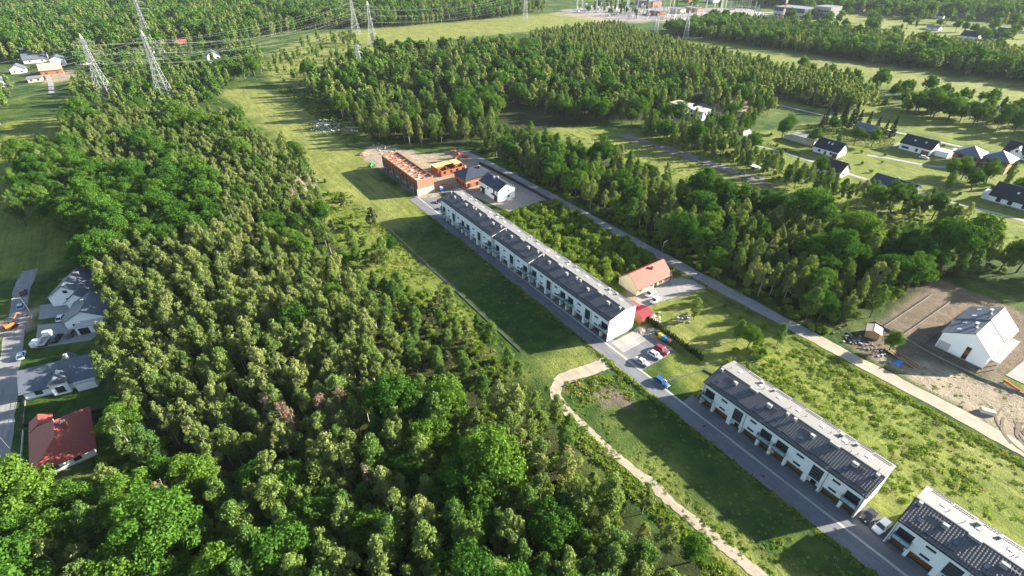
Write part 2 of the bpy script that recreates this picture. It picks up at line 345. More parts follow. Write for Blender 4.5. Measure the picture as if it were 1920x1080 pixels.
def holed_wall(mb, x0, x1, y0, y1, z0, z1, holes, axis='x'):
    """a wall layer with rectangular openings; axis='x': layer x0..x1 thick, spanning y,z; axis='y': layer thick in y (x and y swap)"""
    ys = sorted({y0,y1,*[v for h in holes for v in h[:2] if y0 < v < y1]}); zs = sorted({z0,z1,*[v for h in holes for v in h[2:] if z0 < v < z1]})
    for a, b in zip(ys[:-1], ys[1:]):
        run = None
        for c, d in zip(zs[:-1], zs[1:]):
            my, mz = (a+b)/2, (c+d)/2; solid = not any(h[0] < my < h[1] and h[2] < mz < h[3] for h in holes)
            if solid: run = (run[0], d) if run else (c, d)
            if (not solid or d == zs[-1]) and run:
                if axis == 'x': mb.box(x0, x1, a, b, *run)
                else: mb.box(a, b, x0, x1, *run)
                run = None
def window(parent, cx, cy, cz, w, h, face, frame='frame_dark', name='window', mull=1, fr=.07, pane='window_glass', d=.05):
    """a framed window on a wall facing -x/+x/-y/+y, centre on the outer wall plane (face = '-x' ...)"""
    e = MB(); g = MB(); s = -1 if face[0] == '-' else 1
    def bx(m, u0, u1, z0, z1, t0, t1):
        t0, t1 = sorted((t0*s, t1*s))
        if face[1] == 'x': m.box(cx+t0, cx+t1, cy+u0, cy+u1, cz+z0, cz+z1)
        else: m.box(cx+u0, cx+u1, cy+t0, cy+t1, cz+z0, cz+z1)
    for u0,u1,z0,z1 in ((-w/2,w/2,-h/2,-h/2+fr),(-w/2,w/2,h/2-fr,h/2),(-w/2,-w/2+fr,-h/2+fr,h/2-fr),(w/2-fr,w/2,-h/2+fr,h/2-fr)): bx(e,u0,u1,z0,z1,-.02,d)
    for k in range(mull):
        u = -w/2 + w*(k+1)/(mull+1); bx(e,u-fr*.4,u+fr*.4,-h/2+fr,h/2-fr,-.02,d*.8)
    bx(g,-w/2+fr,w/2-fr,-h/2+fr,h/2-fr,-.03,d*.3)
    o = e.build(name, M[frame], parent); g.build('pane', M[pane], o); return o
def chimney(parent, x, y, z0, z1, w=.7, l=.9, m='chimney_white', cap='concrete', name='chimney'):
    o = MB().box(x-w/2,x+w/2,y-l/2,y+l/2,z0,z1).build(name, M[m], parent)
    MB().box(x-w/2-.08,x+w/2+.08,y-l/2-.08,y+l/2+.08,z1,z1+.1).build('cap', M[cap], o); return o
def tiles_mesh(P0, du, dv, nrm, nu, nv, lift=.12):
    """curved roof tiles: P0 lower corner, du along the eave, dv up the slope (whole extents)"""
    P0 = np.array(P0, float); du = np.array(du, float)/nu; dv = np.array(dv, float)/nv; nrm = np.array(nrm, float)
    V = []; Fq = []; prof = [(0,0.),(.18,.9),(.5,1.),(.82,.35),(1,0.)]
    for j in range(nv):
        for i in range(nu):
            b = P0 + du*i + dv*j; o = len(V)
            for (t, hgt) in prof:
                V.append(b + du*t - dv*.08 + nrm*(.015 + lift*(.45 + .75*hgt))); V.append(b + du*t + dv*1.0 + nrm*(.012 + lift*.55*hgt))
            for k in range(4): Fq.append((o+2*k, o+2*k+2, o+2*k+3, o+2*k+1))
    return np.array(V), np.array(Fq)

# ---------------------------------------------------------------- the white row houses
def bay_layout(L, mods, flip=False):
    """offsets from the far end of every bay"""
    p = L/mods; out = []
    for k in range(mods):
        b = k*p; f = p/18.2
        out += [('balcony', b+1.9*f), ('win', b+5.7*f), ('stair', b+9.5*f), ('win', b+13.1*f), ('balcony', b+16.4*f)]
    return out
def row_house(X0, Yfar, L, mods, zoff, label, D=10.3, seed=1, tile=True, mem=False, shade_left=True):
    r = random.Random(seed); root = empty('row_house', (X0, Yfar, 0), 0, label, 'row house', 'white row houses along the access road')
    EV, RX, RZ, BV = 7.6+zoff, 5.5, 9.15+zoff, 8.45+zoff; bays = bay_layout(L, mods); holes = []; wins = []; f = L/mods/18.2
    for kd, o in bays:
        if kd == 'win':
            for zc in (5.75, 3.2): holes.append((-o-.8, -o+.8, zc-.36, zc+.36)); wins.append((o, zc))
        elif kd == 'balcony': holes.append((-o-1.3, -o+1.3, 3.45, 5.95))
        else: holes.append((-o-1.15, -o+1.15, 2.55, 6.15))
    w = MB(); w.prism([(.4,2.6),(10.3,2.6),(10.3,BV-.2),(RX,RZ-.25),(.4,EV-.08+.4*(RZ-EV)/RX-.2)], -L+.02, -.02)
    w.box(1.25, 10.28, -L+.02, -.02, 0, 2.598); holed_wall(w, 0, .398, -L, 0, 2.45, EV-.1, holes)
    w.box(0.002, 1.24, -L+.001, -L+.35, -.02, 2.44); w.box(0.002, 1.24, -.35, -.001, -.02, 2.44)
    wall = w.build('wall', M['white_render'], root)
    pl = MB().box(-.02, 10.32, -L-.03, -L+.36, 0, .35).build('plinth', M['grey_plinth'], root)
    # ground floor: garage doors, piers, entrances
    for k in range(mods):
        b = k*L/mods
        for c_, wd in ((1.75,2.3),(5.6,3.7),(13.1,3.7),(16.6,2.3)):
            d = MB(); y = -(b+c_*f)
            for q in range(4): d.box(1.17+.015*(q % 2), 1.26, y-wd*f/2, y+wd*f/2, .05+q*.56, .05+q*.56+.54)
            gd = d.build('garage_door', M['garage_brown'], root); MB().box(1.12,1.165,y-.12,y+.12,1.0,1.06).build('handle', M['frame_white'], gd)
        for c_, wd in ((3.45,.55),(7.9,.95),(11.1,.6),(15.25,.55)) + (((18.2,.6),) if k < mods-1 else ()):
            y = -(b+c_*f); MB().box(.02, 1.2, y-wd/2, y+wd/2, 0, 2.449).build('pier', M['white_render'], root)
            MB().box(-.03, .6, y-wd/2-.03, y+wd/2+.03, 0, .25).build('pier_foot', M['grey_plinth'], root)
        y = -(b+9.5*f); MB().box(1.2,1.27,y-.55,y+.55,.05,2.15).build('entrance_door', M['door_dark'], root)
        if k == 0: tag(MB().box(.0,.02,-(b+18.2*f)-.2 if mods>1 else y-.2,-(b+18.2*f)+.2 if mods>1 else y+.2,1.2,1.75).build('meter_box', mat('meter_yellow',(.6,.45,.05)), root))
        y = -(b+11.3*f); MB().bar((-.07,y,.1),(-.07,y,EV-.25),.06,6).build('downpipe', M['metal_grey'], root)
    for k in (-.25, -L+.25): MB().bar((-.07,k,.1),(-.07,k,EV-.25),.06,6).build('downpipe', M['metal_grey'], root)
    # windows, stair glazing, balconies
    for o, zc in wins: window(root, .2, -o, zc, 1.6, .72, '-x', 'frame_dark', 'window', 1, .06)
    for kd, o in bays:
        if kd == 'stair':
            s = window(root, .2, -o, 4.35, 2.3, 3.6, '-x', 'frame_dark', 'stair_window', 2, .08)
            m = MB()
            for q in range(4): m.box(.13,.18,-o-1.07,-o+1.07,2.9+q*.8,2.97+q*.8)
            m.build('louvre', M['metal_grey'], s)
        elif kd == 'balcony':
            window(root, .36, -o, 4.7, 2.6, 2.5, '-x', 'frame_dark', 'balcony_door', 1, .07)
            b = MB().box(-1.0, .1, -o-1.45, -o+1.45, 3.22, 3.4).build('balcony', M['tile_edge'], root)
            g = MB(); g.box(-.98,-.955,-o-1.4,-o-.03,3.5,4.5).box(-.98,-.955,-o+.03,-o+1.4,3.5,4.5).box(-.93,-.03,-o-1.4,-o-1.375,3.5,4.5).box(-.93,-.03,-o+1.375,-o+1.4,3.5,4.5); g.build('glass_panel', M['rail_glass'], b)
            h = MB().box(-1.02,-.93,-o-1.44,-o+1.44,4.5,4.56).box(-.93,-.01,-o-1.44,-o-1.36,4.5,4.56).box(-.93,-.01,-o+1.36,-o+1.44,4.5,4.56)
            for q in (-1.4,0,1.4): h.box(-1.0,-.94,-o+q-.025,-o+q+.025,3.4,4.5)
            h.build('handrail', M['frame_dark'], b)
            if r.random() < .4: MB().box(-.75,-.35,-o-.6,-o-.2,3.41,3.85).build('balcony_chair', mat('chair_cloth',(.05,.055,.06)), b)
    # roof: tiled slope to the street, seamed sheet slope to the gardens
    sl = (RZ-EV)/RX; ez = EV - .45*sl
    fr = MB().slab([(-.45,-L-.12,ez),(RX,-L-.12,RZ),(RX,.12,RZ),(-.45,.12,ez)], .2).build('roof', M['tile_edge'], root)
    if tile:
        n = np.array([-sl,0,1.]); n /= np.linalg.norm(n)
        Vt, Ft = tiles_mesh((-.38,.08,ez+.07*sl), (0,-L-.16,0), (RX+.3,0,sl*(RX+.3)), n, int((L+.16)/.50), 11)
        to = link_mesh('roof_tiles', np_mesh('roof_tiles', Vt, Ft, [M['tile_dark']]), fr); tag(to, kind='stuff')
    bsl = (RZ-BV)/(D-RX); bz = BV - .75*bsl
    rr = MB().slab([(RX+.002,-L-.12,RZ+.001),(D+.75,-L-.12,bz),(D+.75,.12,bz),(RX+.002,.12,RZ+.001)], .18).build('rear_roof', M['sheet_grey'], root)
    sm = MB(); k = .25
    while k < L and not mem:
        sm.slab([(RX+.02,-k-.05,RZ+.06),(D+.74,-k-.05,bz+.06),(D+.74,-k+.05,bz+.06),(RX+.02,-k+.05,RZ+.06)], .07); k += .46
    if sm.v: tag(sm.build('roof_seam', M['sheet_seam'], rr), kind='stuff')
    MB().box(RX-.14,RX+.14,-L-.15,.15,RZ+.03,RZ+.13).build('ridge_cap', M['tile_edge'], root)
    MB().box(-.58,-.45,-L-.1,.1,ez-.12,ez+.02).build('gutter', M['gutter_black'], root); MB().box(D+.75,D+.88,-L-.1,.1,bz-.12,bz+.02).build('gutter', M['gutter_black'], root)
    for q in (0, 1):
        yy = .12 if q else -L-.2
        MB().slab([(-.47,yy,ez+.08),(RX,yy,RZ+.1),(RX,yy+.08,RZ+.1),(-.47,yy+.08,ez+.08)],.22).build('verge_board', M['tile_edge'], root)
    k = 1.0; a = 0
    while k < L-3:      # snow guards, in broken lengths
        for xx, side in ((.35+.25*(a % 2),0),(D+.2-.3*(a % 2),1)):
            zz = (EV+xx*sl if side == 0 else RZ-(xx-RX)*bsl) + .12; MB().box(xx-.03,xx+.03,-k-3.4,-k,zz,zz+.14).build('snow_guard', M['gutter_black'], root)
        k += 3.6; a += 1
    k = 2.2; i = 0
    while k < L-1:      # skylights
        xx = 1.5+.35*(i % 2); zz = EV+xx*sl
        s = MB().slab([(xx,-k-.42,zz+.17),(xx+1.05,-k-.42,zz+1.05*sl+.17),(xx+1.05,-k+.42,zz+1.05*sl+.17),(xx,-k+.42,zz+.17)],.15).build('skylight', M['frame_dark'], root)
        MB().slab([(xx+.07,-k-.35,zz+.07*sl+.19),(xx+.98,-k-.35,zz+.98*sl+.19),(xx+.98,-k+.35,zz+.98*sl+.19),(xx+.07,-k+.35,zz+.07*sl+.19)],.03).build('pane', M['skylight_glass'], s)
        if i % 2 == 0 or True:
            xb = RX+2.3; zb = RZ-2.3*bsl; yb = -k-1.2
            s = MB().slab([(xb,yb-.4,zb+.14),(xb+1.0,yb-.4,zb-bsl+.14),(xb+1.0,yb+.4,zb-bsl+.14),(xb,yb+.4,zb+.14)],.12).build('skylight', M['frame_white'], root)
            MB().slab([(xb+.07,yb-.33,zb-.07*bsl+.16),(xb+.93,yb-.33,zb-.93*bsl+.16),(xb+.93,yb+.33,zb-.93*bsl+.16),(xb+.07,yb+.33,zb-.07*bsl+.16)],.03).build('pane', mat('pane_glint',(.55,.56,.56),.2), s)  # rear panes pale: the glint on the glass is put into the colour
        k += L/mods/4.0 if i % 3 else L/mods/3.4; i += 1
    for k in range(mods):    # chimneys and vents
        b = k*L/mods
        for (c_, xx, w_, l_, h_) in ((.8,4.6,.5,.5,.75),(5.2,3.6,.5,.75,.85),(9.0,5.0,.4,1.9,.55),(13.6,3.7,.5,1.0,.95),(17.3,4.6,.5,.55,.75),(8.4,9.2,.5,.8,.6),(11.4,9.4,.45,.5,.5)):
            y = -(b+c_*f); zz = EV+xx*sl if xx < RX else RZ-(xx-RX)*bsl
            ch = chimney(root, xx, y, zz-.3, zz+h_, w_, l_)
        for q in range(7):
            y = -(b+r.uniform(1,17)*f); xx = r.choice([r.uniform(3.4,4.4), r.uniform(5.8,8.5)]); zz = EV+xx*sl if xx < RX else RZ-(xx-RX)*bsl
            MB().bar((xx,y,zz-.1),(xx,y,zz+r.uniform(.45,.8)),.07,6).build('vent_pipe', M['metal_grey'], root)
        if seed % 2: MB().bar((RX+1.5,-(b+9.6*f),RZ-.3),(RX+1.5,-(b+9.6*f),RZ+1.3),.025,4).bar((RX+1.5,-(b+9.6*f)-.5,RZ+1.2),(RX+1.5,-(b+9.6*f)+.5,RZ+1.2),.02,4).build('aerial', M['metal_grey'], root)
        for c_ in (4.0,14.6):   # walkway step on the tiles
            y = -(b+c_*f); xx = 4.2; zz = EV+xx*sl+.2; MB().box(xx-.15,xx+.15,y-1.1,y+1.1,zz,zz+.05).build('roof_step', M['gutter_black'], root)
    return root
row_house(88.0, 45.4, 37.2, 2, 0, 'long white row house, nearest complete one, grey seamed rear roof, two cars at its end', seed=1)
row_house(88.2, 2.6, 37.0, 2, 0, 'white row house cut off by the lower right corner of the picture', seed=2)
row_house(85.2, 112.2, 36.8, 2, 0.35, 'white row house with bare sunlit end wall facing the parking bays', seed=4, mem=True, D=9.8)
row_house(84.5, 133.2, 20.9, 1, 0.85, 'short middle section of the far white row', seed=5, mem=True, D=9.8)
row_house(83.9, 171.4, 38.0, 2, 1.3, 'farthest section of the far white row, two dark cars beside it', seed=7, mem=True, D=9.8)

# ---------------------------------------------------------------- other houses
def house(name, label, x, y, w, d, eave, rise, rz=0, ridge='x', wall='white_render', roof='roof_black', ov=.5, kind='gable', wins=(), doors=(), chims=(), cat='house', group=None, hip=.5, th=.18, seam=0, plinth=True, frame='frame_dark', skylights=()):
    """box house of size w (x) by d (y) centred on x,y; gable or hip roof with its ridge along x or y"""
    root = empty(name, (x, y, 0), rz, label, cat, group); m = MB(); hw, hd = w/2, d/2
    sw = ridge == 'y'; A, B = (hd, hw) if sw else (hw, hd)        # A half length along the ridge, B half span
    T = (lambda a, b, z: (b, a, z)) if sw else (lambda a, b, z: (a, b, z))
    if kind == 'gable': m.prism([(-B,0),(B,0),(B,eave),(0,eave+rise-.02),(-B,eave)], -A, A, 'x' if not sw else 'y')
    else: m.box(-hw,hw,-hd,hd,0,eave)
    wl = m.build('wall', M[wall], root); sl = rise/B; ez = eave - ov*sl
    if plinth: MB().box(-hw-.04,hw+.04,-hd-.04,hd+.04,0,.3).build('plinth', M['grey_plinth'], root)
    if kind == 'gable':
        for s in (-1, 1):
            q = [T(-A-ov*.7,s*(B+ov),ez+th), T(A+ov*.7,s*(B+ov),ez+th), T(A+ov*.7,s*.003,eave+rise+th), T(-A-ov*.7,s*.003,eave+rise+th)]
            if (s > 0) != sw: q = q[::-1]
            rf = MB().slab(q, th).build('roof', M[roof], root)
            if seam:
                sm = MB(); k = -A-ov*.7+.2
                while k < A+ov*.7:
                    q2 = [T(k-.03,s*(B+ov),ez+th+.05), T(k+.03,s*(B+ov),ez+th+.05), T(k+.03,s*.01,eave+rise+th+.05), T(k-.03,s*.01,eave+rise+th+.05)]
                    if (s > 0) != sw: q2 = q2[::-1]
                    sm.slab(q2, .06); k += seam
                tag(sm.build('roof_seam', M[roof], rf), kind='stuff')
        MB().add(*(lambda p: (p, [(0,1,2,3)]))([T(-A-ov*.7,-.14,eave+rise+th+.01),T(A+ov*.7,-.14,eave+rise+th+.01),T(A+ov*.7,.14,eave+rise+th+.012),T(-A-ov*.7,.14,eave+rise+th+.012)])).build('ridge_cap', M[roof], root)
        for s in (-1,1): MB().bar(T(-A-ov*.6,s*(B+ov+.05),ez+.06),T(A+ov*.6,s*(B+ov+.05),ez+.06),.07,6).build('gutter', M['gutter_black'], root)
    elif kind == 'hip':
        a, b = A+ov, B+ov; r_ = max(0.0, A - B*2*hip) ; zt = eave+rise+th
        P = [T(-a,-b,ez+th),T(a,-b,ez+th),T(a,b,ez+th),T(-a,b,ez+th),T(-r_-.01,0,zt),T(r_+.01,0,zt)]
        fs = [(0,1,5,4),(2,3,4,5),(1,2,5),(3,0,4)]
        for f_ in fs:
            pts = [P[i] for i in f_]; n = len(pts); low = [(p[0],p[1],p[2]-th) for p in pts]
            MB().add(pts+low, [tuple(range(n)), tuple(range(2*n-1,n-1,-1))]+[(i,i+n,(i+1) % n+n,(i+1) % n) for i in range(n)]).build('roof', M[roof], root)
    elif kind == 'flat':
        MB().box(-hw-ov,hw+ov,-hd-ov,hd+ov,eave,eave+.2).build('roof', M[roof], root)
    elif kind == 'shed':
        MB().slab([(-hw-ov,-hd-ov,eave+th),(hw+ov,-hd-ov,eave+th),(hw+ov,hd+ov,eave+rise+th),(-hw-ov,hd+ov,eave+rise+th)],th).build('roof', M[roof], root)
    for (face, u, z, ww, hh) in wins:
        c = {'-x':(-hw,u,z),'+x':(hw,u,z),'-y':(u,-hd,z),'+y':(u,hd,z)}[face]; window(root, *c, ww, hh, face, frame, 'window', 1 if ww > .9 else 0)
    for (face, u, ww, hh, mm) in doors:
        c = {'-x':(-hw,u),'+x':(hw,u),'-y':(u,-hd),'+y':(u,hd)}[face]; s = .06
        if face[1] == 'x': b = MB().box(c[0]-s,c[0]+s,c[1]-ww/2,c[1]+ww/2,.05,hh)
        else: b = MB().box(c[0]-ww/2,c[0]+ww/2,c[1]-s,c[1]+s,.05,hh)
        dr = b.build('garage_door' if ww > 2 else 'door', M[mm], root)
    for (u, v, h_) in chims:
        b_ = abs(u if sw else v); zz = eave+rise-b_*sl; chimney(root, u, v, zz-.2, zz+h_, .6, .8)
    for (u, s, t) in skylights:      # u along the ridge, s side, t up the slope 0..1
        b0 = B*(1-t); z0 = eave+rise*t+th+.05; b1 = b0-.8; z1 = z0+.8*sl
        q = [T(u-.4,s*b0,z0),T(u+.4,s*b0,z0),T(u+.4,s*b1,z1),T(u-.4,s*b1,z1)]
        if (s > 0) != sw: q = q[::-1]
        MB().slab(q,.1).build('skylight', M['frame_white'], root)
    return root
# red roofed cottage and its shed
c = house('cottage', 'cream cottage with red metal roof beside the dirt road', 116.6, 90.6, 15.5, 8.2, 3.0, 3.4, 0, 'x', 'cream_render', 'roof_terracotta', .6, wins=[('-y',-6.2,1.5,1.3,1.2),('-y',-1.0,1.5,1.3,1.2),('-y',3.2,1.5,1.5,1.3),('-y',6.2,1.5,1.2,1.2)], doors=[('-y',.9,1.1,2.1,'door_dark')], seam=.55, frame='frame_white')
chimney(c, 1.5, -1.2, 5.0, 6.9, .6, .6, 'brick')
for i in (4.6, 7.2): MB().bar((i,-5.4,0),(i,-5.4,2.7),.08,4).build('porch_post', M['wood'], c)
house('shed', 'small red roofed shed between the far white row and the cottage drive', 101.2, 81.6, 4.6, 3.2, 2.2, 1.0, 0, 'y', 'brick', 'roof_crimson', .35, cat='shed', plinth=False, seam=.5)
s = house('shed', 'second red roofed shed with an orange brick front and open woodpile', 101.4, 77.6, 4.6, 4.4, 2.5, .9, 0, 'x', 'brick', 'roof_crimson', .35, cat='shed', doors=[('-y',.8,1.0,1.9,'door_dark')], plinth=False, seam=.5)
# white house with solar panels
w = house('house', 'white house with dark roof and solar panels by the dirt road', 115.4, 178.0, 8.6, 15.0, 5.4, 2.5, 0, 'y', 'white_render', 'roof_navy', .5, wins=[('-y',1.0,4.4,.5,1.2),('-y',1.0,1.8,1.1,1.0),('-x',-6,3.8,.8,1.2),('-x',1,3.8,.8,1.2)], doors=[('-x',-5.2,2.6,2.3,'door_dark'),('-x',5.0,2.6,2.3,'door_dark')], chims=[(-.8,1.0,.9),(.6,.2,.8)])
MB().box(-4.36,-4.28,-4.6,-3.2,2.6,5.0).build('wood_panel', M['garage_brown'], w)
MB().box(-5.4,-4.3,-6.6,-2.6,2.7,2.85).build('canopy', M['tile_edge'], w); MB().box(-5.4,-4.3,3.0,6.6,2.7,2.85).build('canopy', M['tile_edge'], w)
for (y0, y1) in ((-6.6,-2.2),(1.6,6.4)):
    n = 4
    for k in range(n):
        for q in range(2):
            a = y0+(y1-y0)*k/n; b = a+(y1-y0)/n-.06; x0, x1 = -3.9+q*1.75, -3.9+q*1.75+1.7; z = lambda x: 5.4+2.5*(1-abs(x)/4.3)+.27
            MB().slab([(x0,a,z(x0)),(x1,a,z(x1)),(x1,b,z(x1)),(x0,b,z(x0))],.05).build('solar_panel', M['solar_glass'], w)
# brick house with a dark hipped roof
h = house('house', 'unrendered brick house with dark hipped roof on the building site', 113.6, 196.0, 14, 10.5, 5.0, 2.8, 0, 'x', 'brick', 'roof_navy', .7, 'hip', wins=[('-x',-3,1.6,1.0,1.6),('-x',2.6,1.6,1.6,2.0),('-y',-5.4,1.6,1.6,1.8),('-y',-1,1.6,1.4,1.6),('-y',4,1.6,1.4,1.4)], doors=[('-x',0,1.2,2.2,'door_dark')], hip=.45)
chimney(h, -3, 1.5, 6.2, 8.4, .6, .6); chimney(h, 2.6, -1.6, 6.2, 8.2, .5, .8, 'roof_black'); MB().box(-7.02,7.02,-5.27,5.27,2.9,3.1).build('concrete_band', M['concrete'], h)
# brick walls of a house just begun
r0 = empty('brick_shell', (111.5, 216, 0), 0, 'roofless brick ground floor with yellow boarding beside the hipped brick house', 'house shell')
for (a,b,c_,d) in ((-7,7,-5.5,-5.1),(-7,7,5.1,5.5),(-7,-6.6,-5.1,5.1),(6.6,7,-5.1,5.1),(-2.2,-1.9,-5.1,5.1),(2.6,2.9,-5.1,5.1),(-6.6,-2.2,0,.3),(2.9,6.6,-1,-.7)):
    w2 = MB()
    if b-a > d-c_: holed_wall(w2, c_, d, a, b, 0, 2.7, [(a+1.2+3.4*k, a+2.6+3.4*k, .9, 2.3) for k in range(int((b-a)/3.4))] if b-a > 6 else [], 'y')
    else: holed_wall(w2, a, b, c_, d, 0, 2.7, [(c_+2+3.6*k, c_+3.2+3.6*k, .9, 2.3) for k in range(2)], 'x')
    w2.build('brick_wall', M['brick'], r0)
for (a,b,c_,d) in ((-7.1,-2.3,.4,5.6),(-2.1,2.5,1.2,5.6),(3.0,7.1,-.6,5.6)): MB().box(a,b,c_,d,2.702,2.82).build('boarding', M['yellow_board'], r0)
# three storey brick row under construction
b0 = empty('brick_row', (85.2, 235.5, 0), 0, 'unfinished orange brick row with open top floor at the far end of the road', 'building shell')
L = 38.5; D = 8.4
wm = MB(); hol = []
for k in range(10):
    y = -2.0-k*3.75; hol += [(y-.95,y+.95,2.9,4.7)] if k % 3 else [(y-.9,y+.9,2.75,6.3)]
    if k % 3: hol += [(y-.85,y+.85,5.3,6.39)]
holed_wall(wm, 0, .3, -L, 0, 2.6, 7.4, hol, 'x'); wm.build('front_wall', M['brick'], b0)
MB().box(0,D,-L,-L+.28,3.1,7.4).build('end_wall', M['brick_pale'], b0); MB().box(0,D,-L-.02,-L+.3,0,3.098).build('end_wall_base', M['block_pale'], b0)
MB().box(.3,D,-.3,0,0,7.4).build('far_wall', M['brick'], b0); MB().box(D-.3,D,-L+.3,-.3,0,7.5).build('rear_wall', M['brick'], b0); MB().box(4.6,4.9,-L+.3,-.3,0,2.6).build('garage_wall', M['concrete'], b0)
for z in (2.6, 5.2): MB().box(.3,D-.3,-L+.28,-.3,z,z+.22).build('floor_slab', M['concrete'], b0)
MB().box(.3,D-.3,-L+.28,-.3,6.4,6.55).build('top_floor_slab', mat('slab_pale',(.46,.38,.33),.9,.2), b0)
for k in range(11):
    y = -.35-k*3.75; MB().box(.3,D-.3,y-.14,y+.1,6.55,7.15+.25*(k % 3 == 0)).build('partition_wall', M['brick'], b0)
    MB().box(.0,.35,y-.2,y+.15,0,2.598).build('pier', M['concrete'], b0)
    if k < 10: MB().box(3.6+(k % 2),3.85+(k % 2),y-3.0,y-1.0,6.55,7.1).build('partition_wall', M['brick_pale'], b0)
for k in range(5): MB().box(-.9,0,-4-k*7.5-1.3,-4-k*7.5+1.3,2.5,2.68).build('balcony_slab', M['concrete'], b0)
for k in range(9):
    y = -2.2-k*4; pk = MB().box(1.2+(k*1.7) % 4,2.2+(k*1.7) % 4,y-.5,y+.5,6.56,7.2).build('brick_pallet', M['brick' if k % 2 else 'frame_white'], None)
    pk.location = (85.2,235.5,0); tag(pk, 'pallet of %s on the open top floor of the brick row' % ('orange bricks' if k % 2 else 'white wrapped blocks'), 'pallet', 'pallets on the open top floor')
# white twin house with a steep pale roof at the right edge
t = empty('twin_house', (160.2, 15.6, 0), 0, 'white twin house with steep sheet roof, sunlit side glaring, at the right edge', 'house')
HW = 5.6; EV_, RZ_ = 5.0, 8.9; LN = 19.5; RY = -.6
MB().prism([(-HW,0),(HW,0),(HW,EV_+.4),(RY,RZ_-.2),(-HW,EV_-.6)], 0, LN, 'x').build('wall', M['white_render'], t)
MB().box(-.03,LN,-HW-.03,HW+.03,0,.3).build('plinth', M['grey_plinth'], t)
for k in range(2):
    x0, x1 = -.3+k*(LN/2+.3), LN/2*(k+1)+(-.04 if k == 0 else .3); dz = .22*k
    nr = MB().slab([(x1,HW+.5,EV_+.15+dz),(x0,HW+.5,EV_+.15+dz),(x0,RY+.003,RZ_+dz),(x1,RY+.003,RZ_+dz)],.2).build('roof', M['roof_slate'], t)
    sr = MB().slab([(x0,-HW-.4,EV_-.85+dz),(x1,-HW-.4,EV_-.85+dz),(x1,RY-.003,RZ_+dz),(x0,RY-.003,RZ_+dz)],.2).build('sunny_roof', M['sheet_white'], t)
    sm = MB(); q = x0+.2
    while q < x1-.1: sm.slab([(q,-HW-.4,EV_-.8+dz),(q+.05,-HW-.4,EV_-.8+dz),(q+.05,RY-.02,RZ_+.05+dz),(q,RY-.02,RZ_+.05+dz)],.06); q += .5
    tag(sm.build('roof_seam', M['sheet_white'], sr), kind='stuff')
    for u, v in ((2.4,.35),(5.0,.7),(7.4,.3)):
        xx = x0+u; yy = HW+.5-(HW+.5-RY)*v; zz = EV_+.15+dz+(RZ_-EV_-.15)*v; g = (RZ_-EV_-.15)/(HW+.5-RY)
        MB().slab([(xx+.9,yy,zz+.08),(xx,yy,zz+.08),(xx,yy-.8,zz+.8*g+.08),(xx+.9,yy-.8,zz+.8*g+.08)],.08).build('skylight', M['frame_white'], t)
    chimney(t, x0+5.2, RY+1.6, RZ_-1.9+dz, RZ_+.3+dz, 1.2, .6, 'metal_grey'); chimney(t, x0+2.5, RY+.9, RZ_-1.2, RZ_+.4+dz, .3, .3, 'metal_grey')
window(t, 0, 3.6, 1.5, 1.3, 1.0, '-x'); MB().box(-.06,0,2.6,5.4,.3,2.7).build('grey_panel', M['grey_render'], t)
MB().box(-.08,.02,-1.6,-.5,.3,4.4).build('wood_strip', M['garage_brown'], t); window(t, -.09, -1.05, 1.2, 1.0, 1.2, '-x'); window(t, -.09, -1.05, 3.8, 1.0, .9, '-x')
MB().box(2,LN-2,-HW-2.2,-HW-.42,2.4,2.55).build('porch_roof', M['membrane_grey'], t)
for k in range(5): MB().box(2.2+k*3.6,2.4+k*3.6,-HW-2.1,-HW-1.9,0,2.4).build('porch_post', M['frame_white'], t)
# houses along the left street
lh = house('house', 'red hipped roof house at the left edge, sun flecks on its roof', -40.6, 118.6, 10.0, 14.0, 3.0, 3.0, R(4), 'y', 'white_render', 'roof_red', .8, 'hip', wins=[('-y',-2,1.5,1.4,1.2),('-y',2,1.5,1.4,1.2),('-x',3,1.5,1.6,1.2),('-x',-3,1.5,1.6,1.2)], doors=[('-x',0,1.1,2.1,'door_dark')], hip=.42)
chimney(lh, 1.8, .6, 4.8, 6.6, .7, .7, 'brick'); chimney(lh, .6, 1.6, 5.2, 6.1, .35, .35, 'metal_grey')
MB().prism([(-5.6,3.0),(-1.2,3.0),(-3.4,4.4)], 6.2, 10.0, 'y').build('annex_roof', M['roof_red'], lh); MB().box(-5.2,-1.6,7.0,9.6,0,2.998).build('annex_wall', M['white_render'], lh)
lg = house('house', 'grey roofed house with gabled porch on the left street', -40.8, 144.6, 15.5, 9.0, 3.0, 3.1, R(-10), 'x', 'white_render', 'roof_slate', .7, wins=[('-y',-4.8,1.5,1.6,1.2),('-y',5.6,1.5,1.4,1.2)])
MB().prism([(-2.2,3.6),(2.2,3.6),(0,5.6)], -6.0, -1.0, 'y').build('porch_gable', M['roof_slate'], lg); MB().box(-1.8,1.8,-5.6,-4.4,0,3.5).build('porch_wall', M['white_render'], lg); window(lg, 0, -5.6, 1.6, 1.8, 2.0, '-y'); chimney(lg, 1.5, 1.6, 4.8, 6.8, .6, .6, 'grey_render')
MB().box(3.2,7.4,-6.2,-4.4,0,2.4).build('garage_wing', M['white_render'], lg); MB().box(3.0,7.6,-6.4,-4.3,2.4,2.6).build('garage_wing_roof', M['sheet_white'], lg)
MB().prism([(-1.6,3.0),(1.8,3.0),(.1,4.6)], 3.4, 6.4, 'y').build('rear_gable', M['roof_slate'], lg)
lm_ = house('house', 'grey roofed house with white flat garage wing behind the paved yard', -35.0, 172.6, 10.0, 10.5, 3.4, 2.7, R(-14), 'y', 'white_render', 'roof_slate', .6, wins=[('-y',-2.6,1.7,1.6,1.2),('-y',2.4,1.7,1.4,1.2)], chims=[(-1.,1.,.8)])
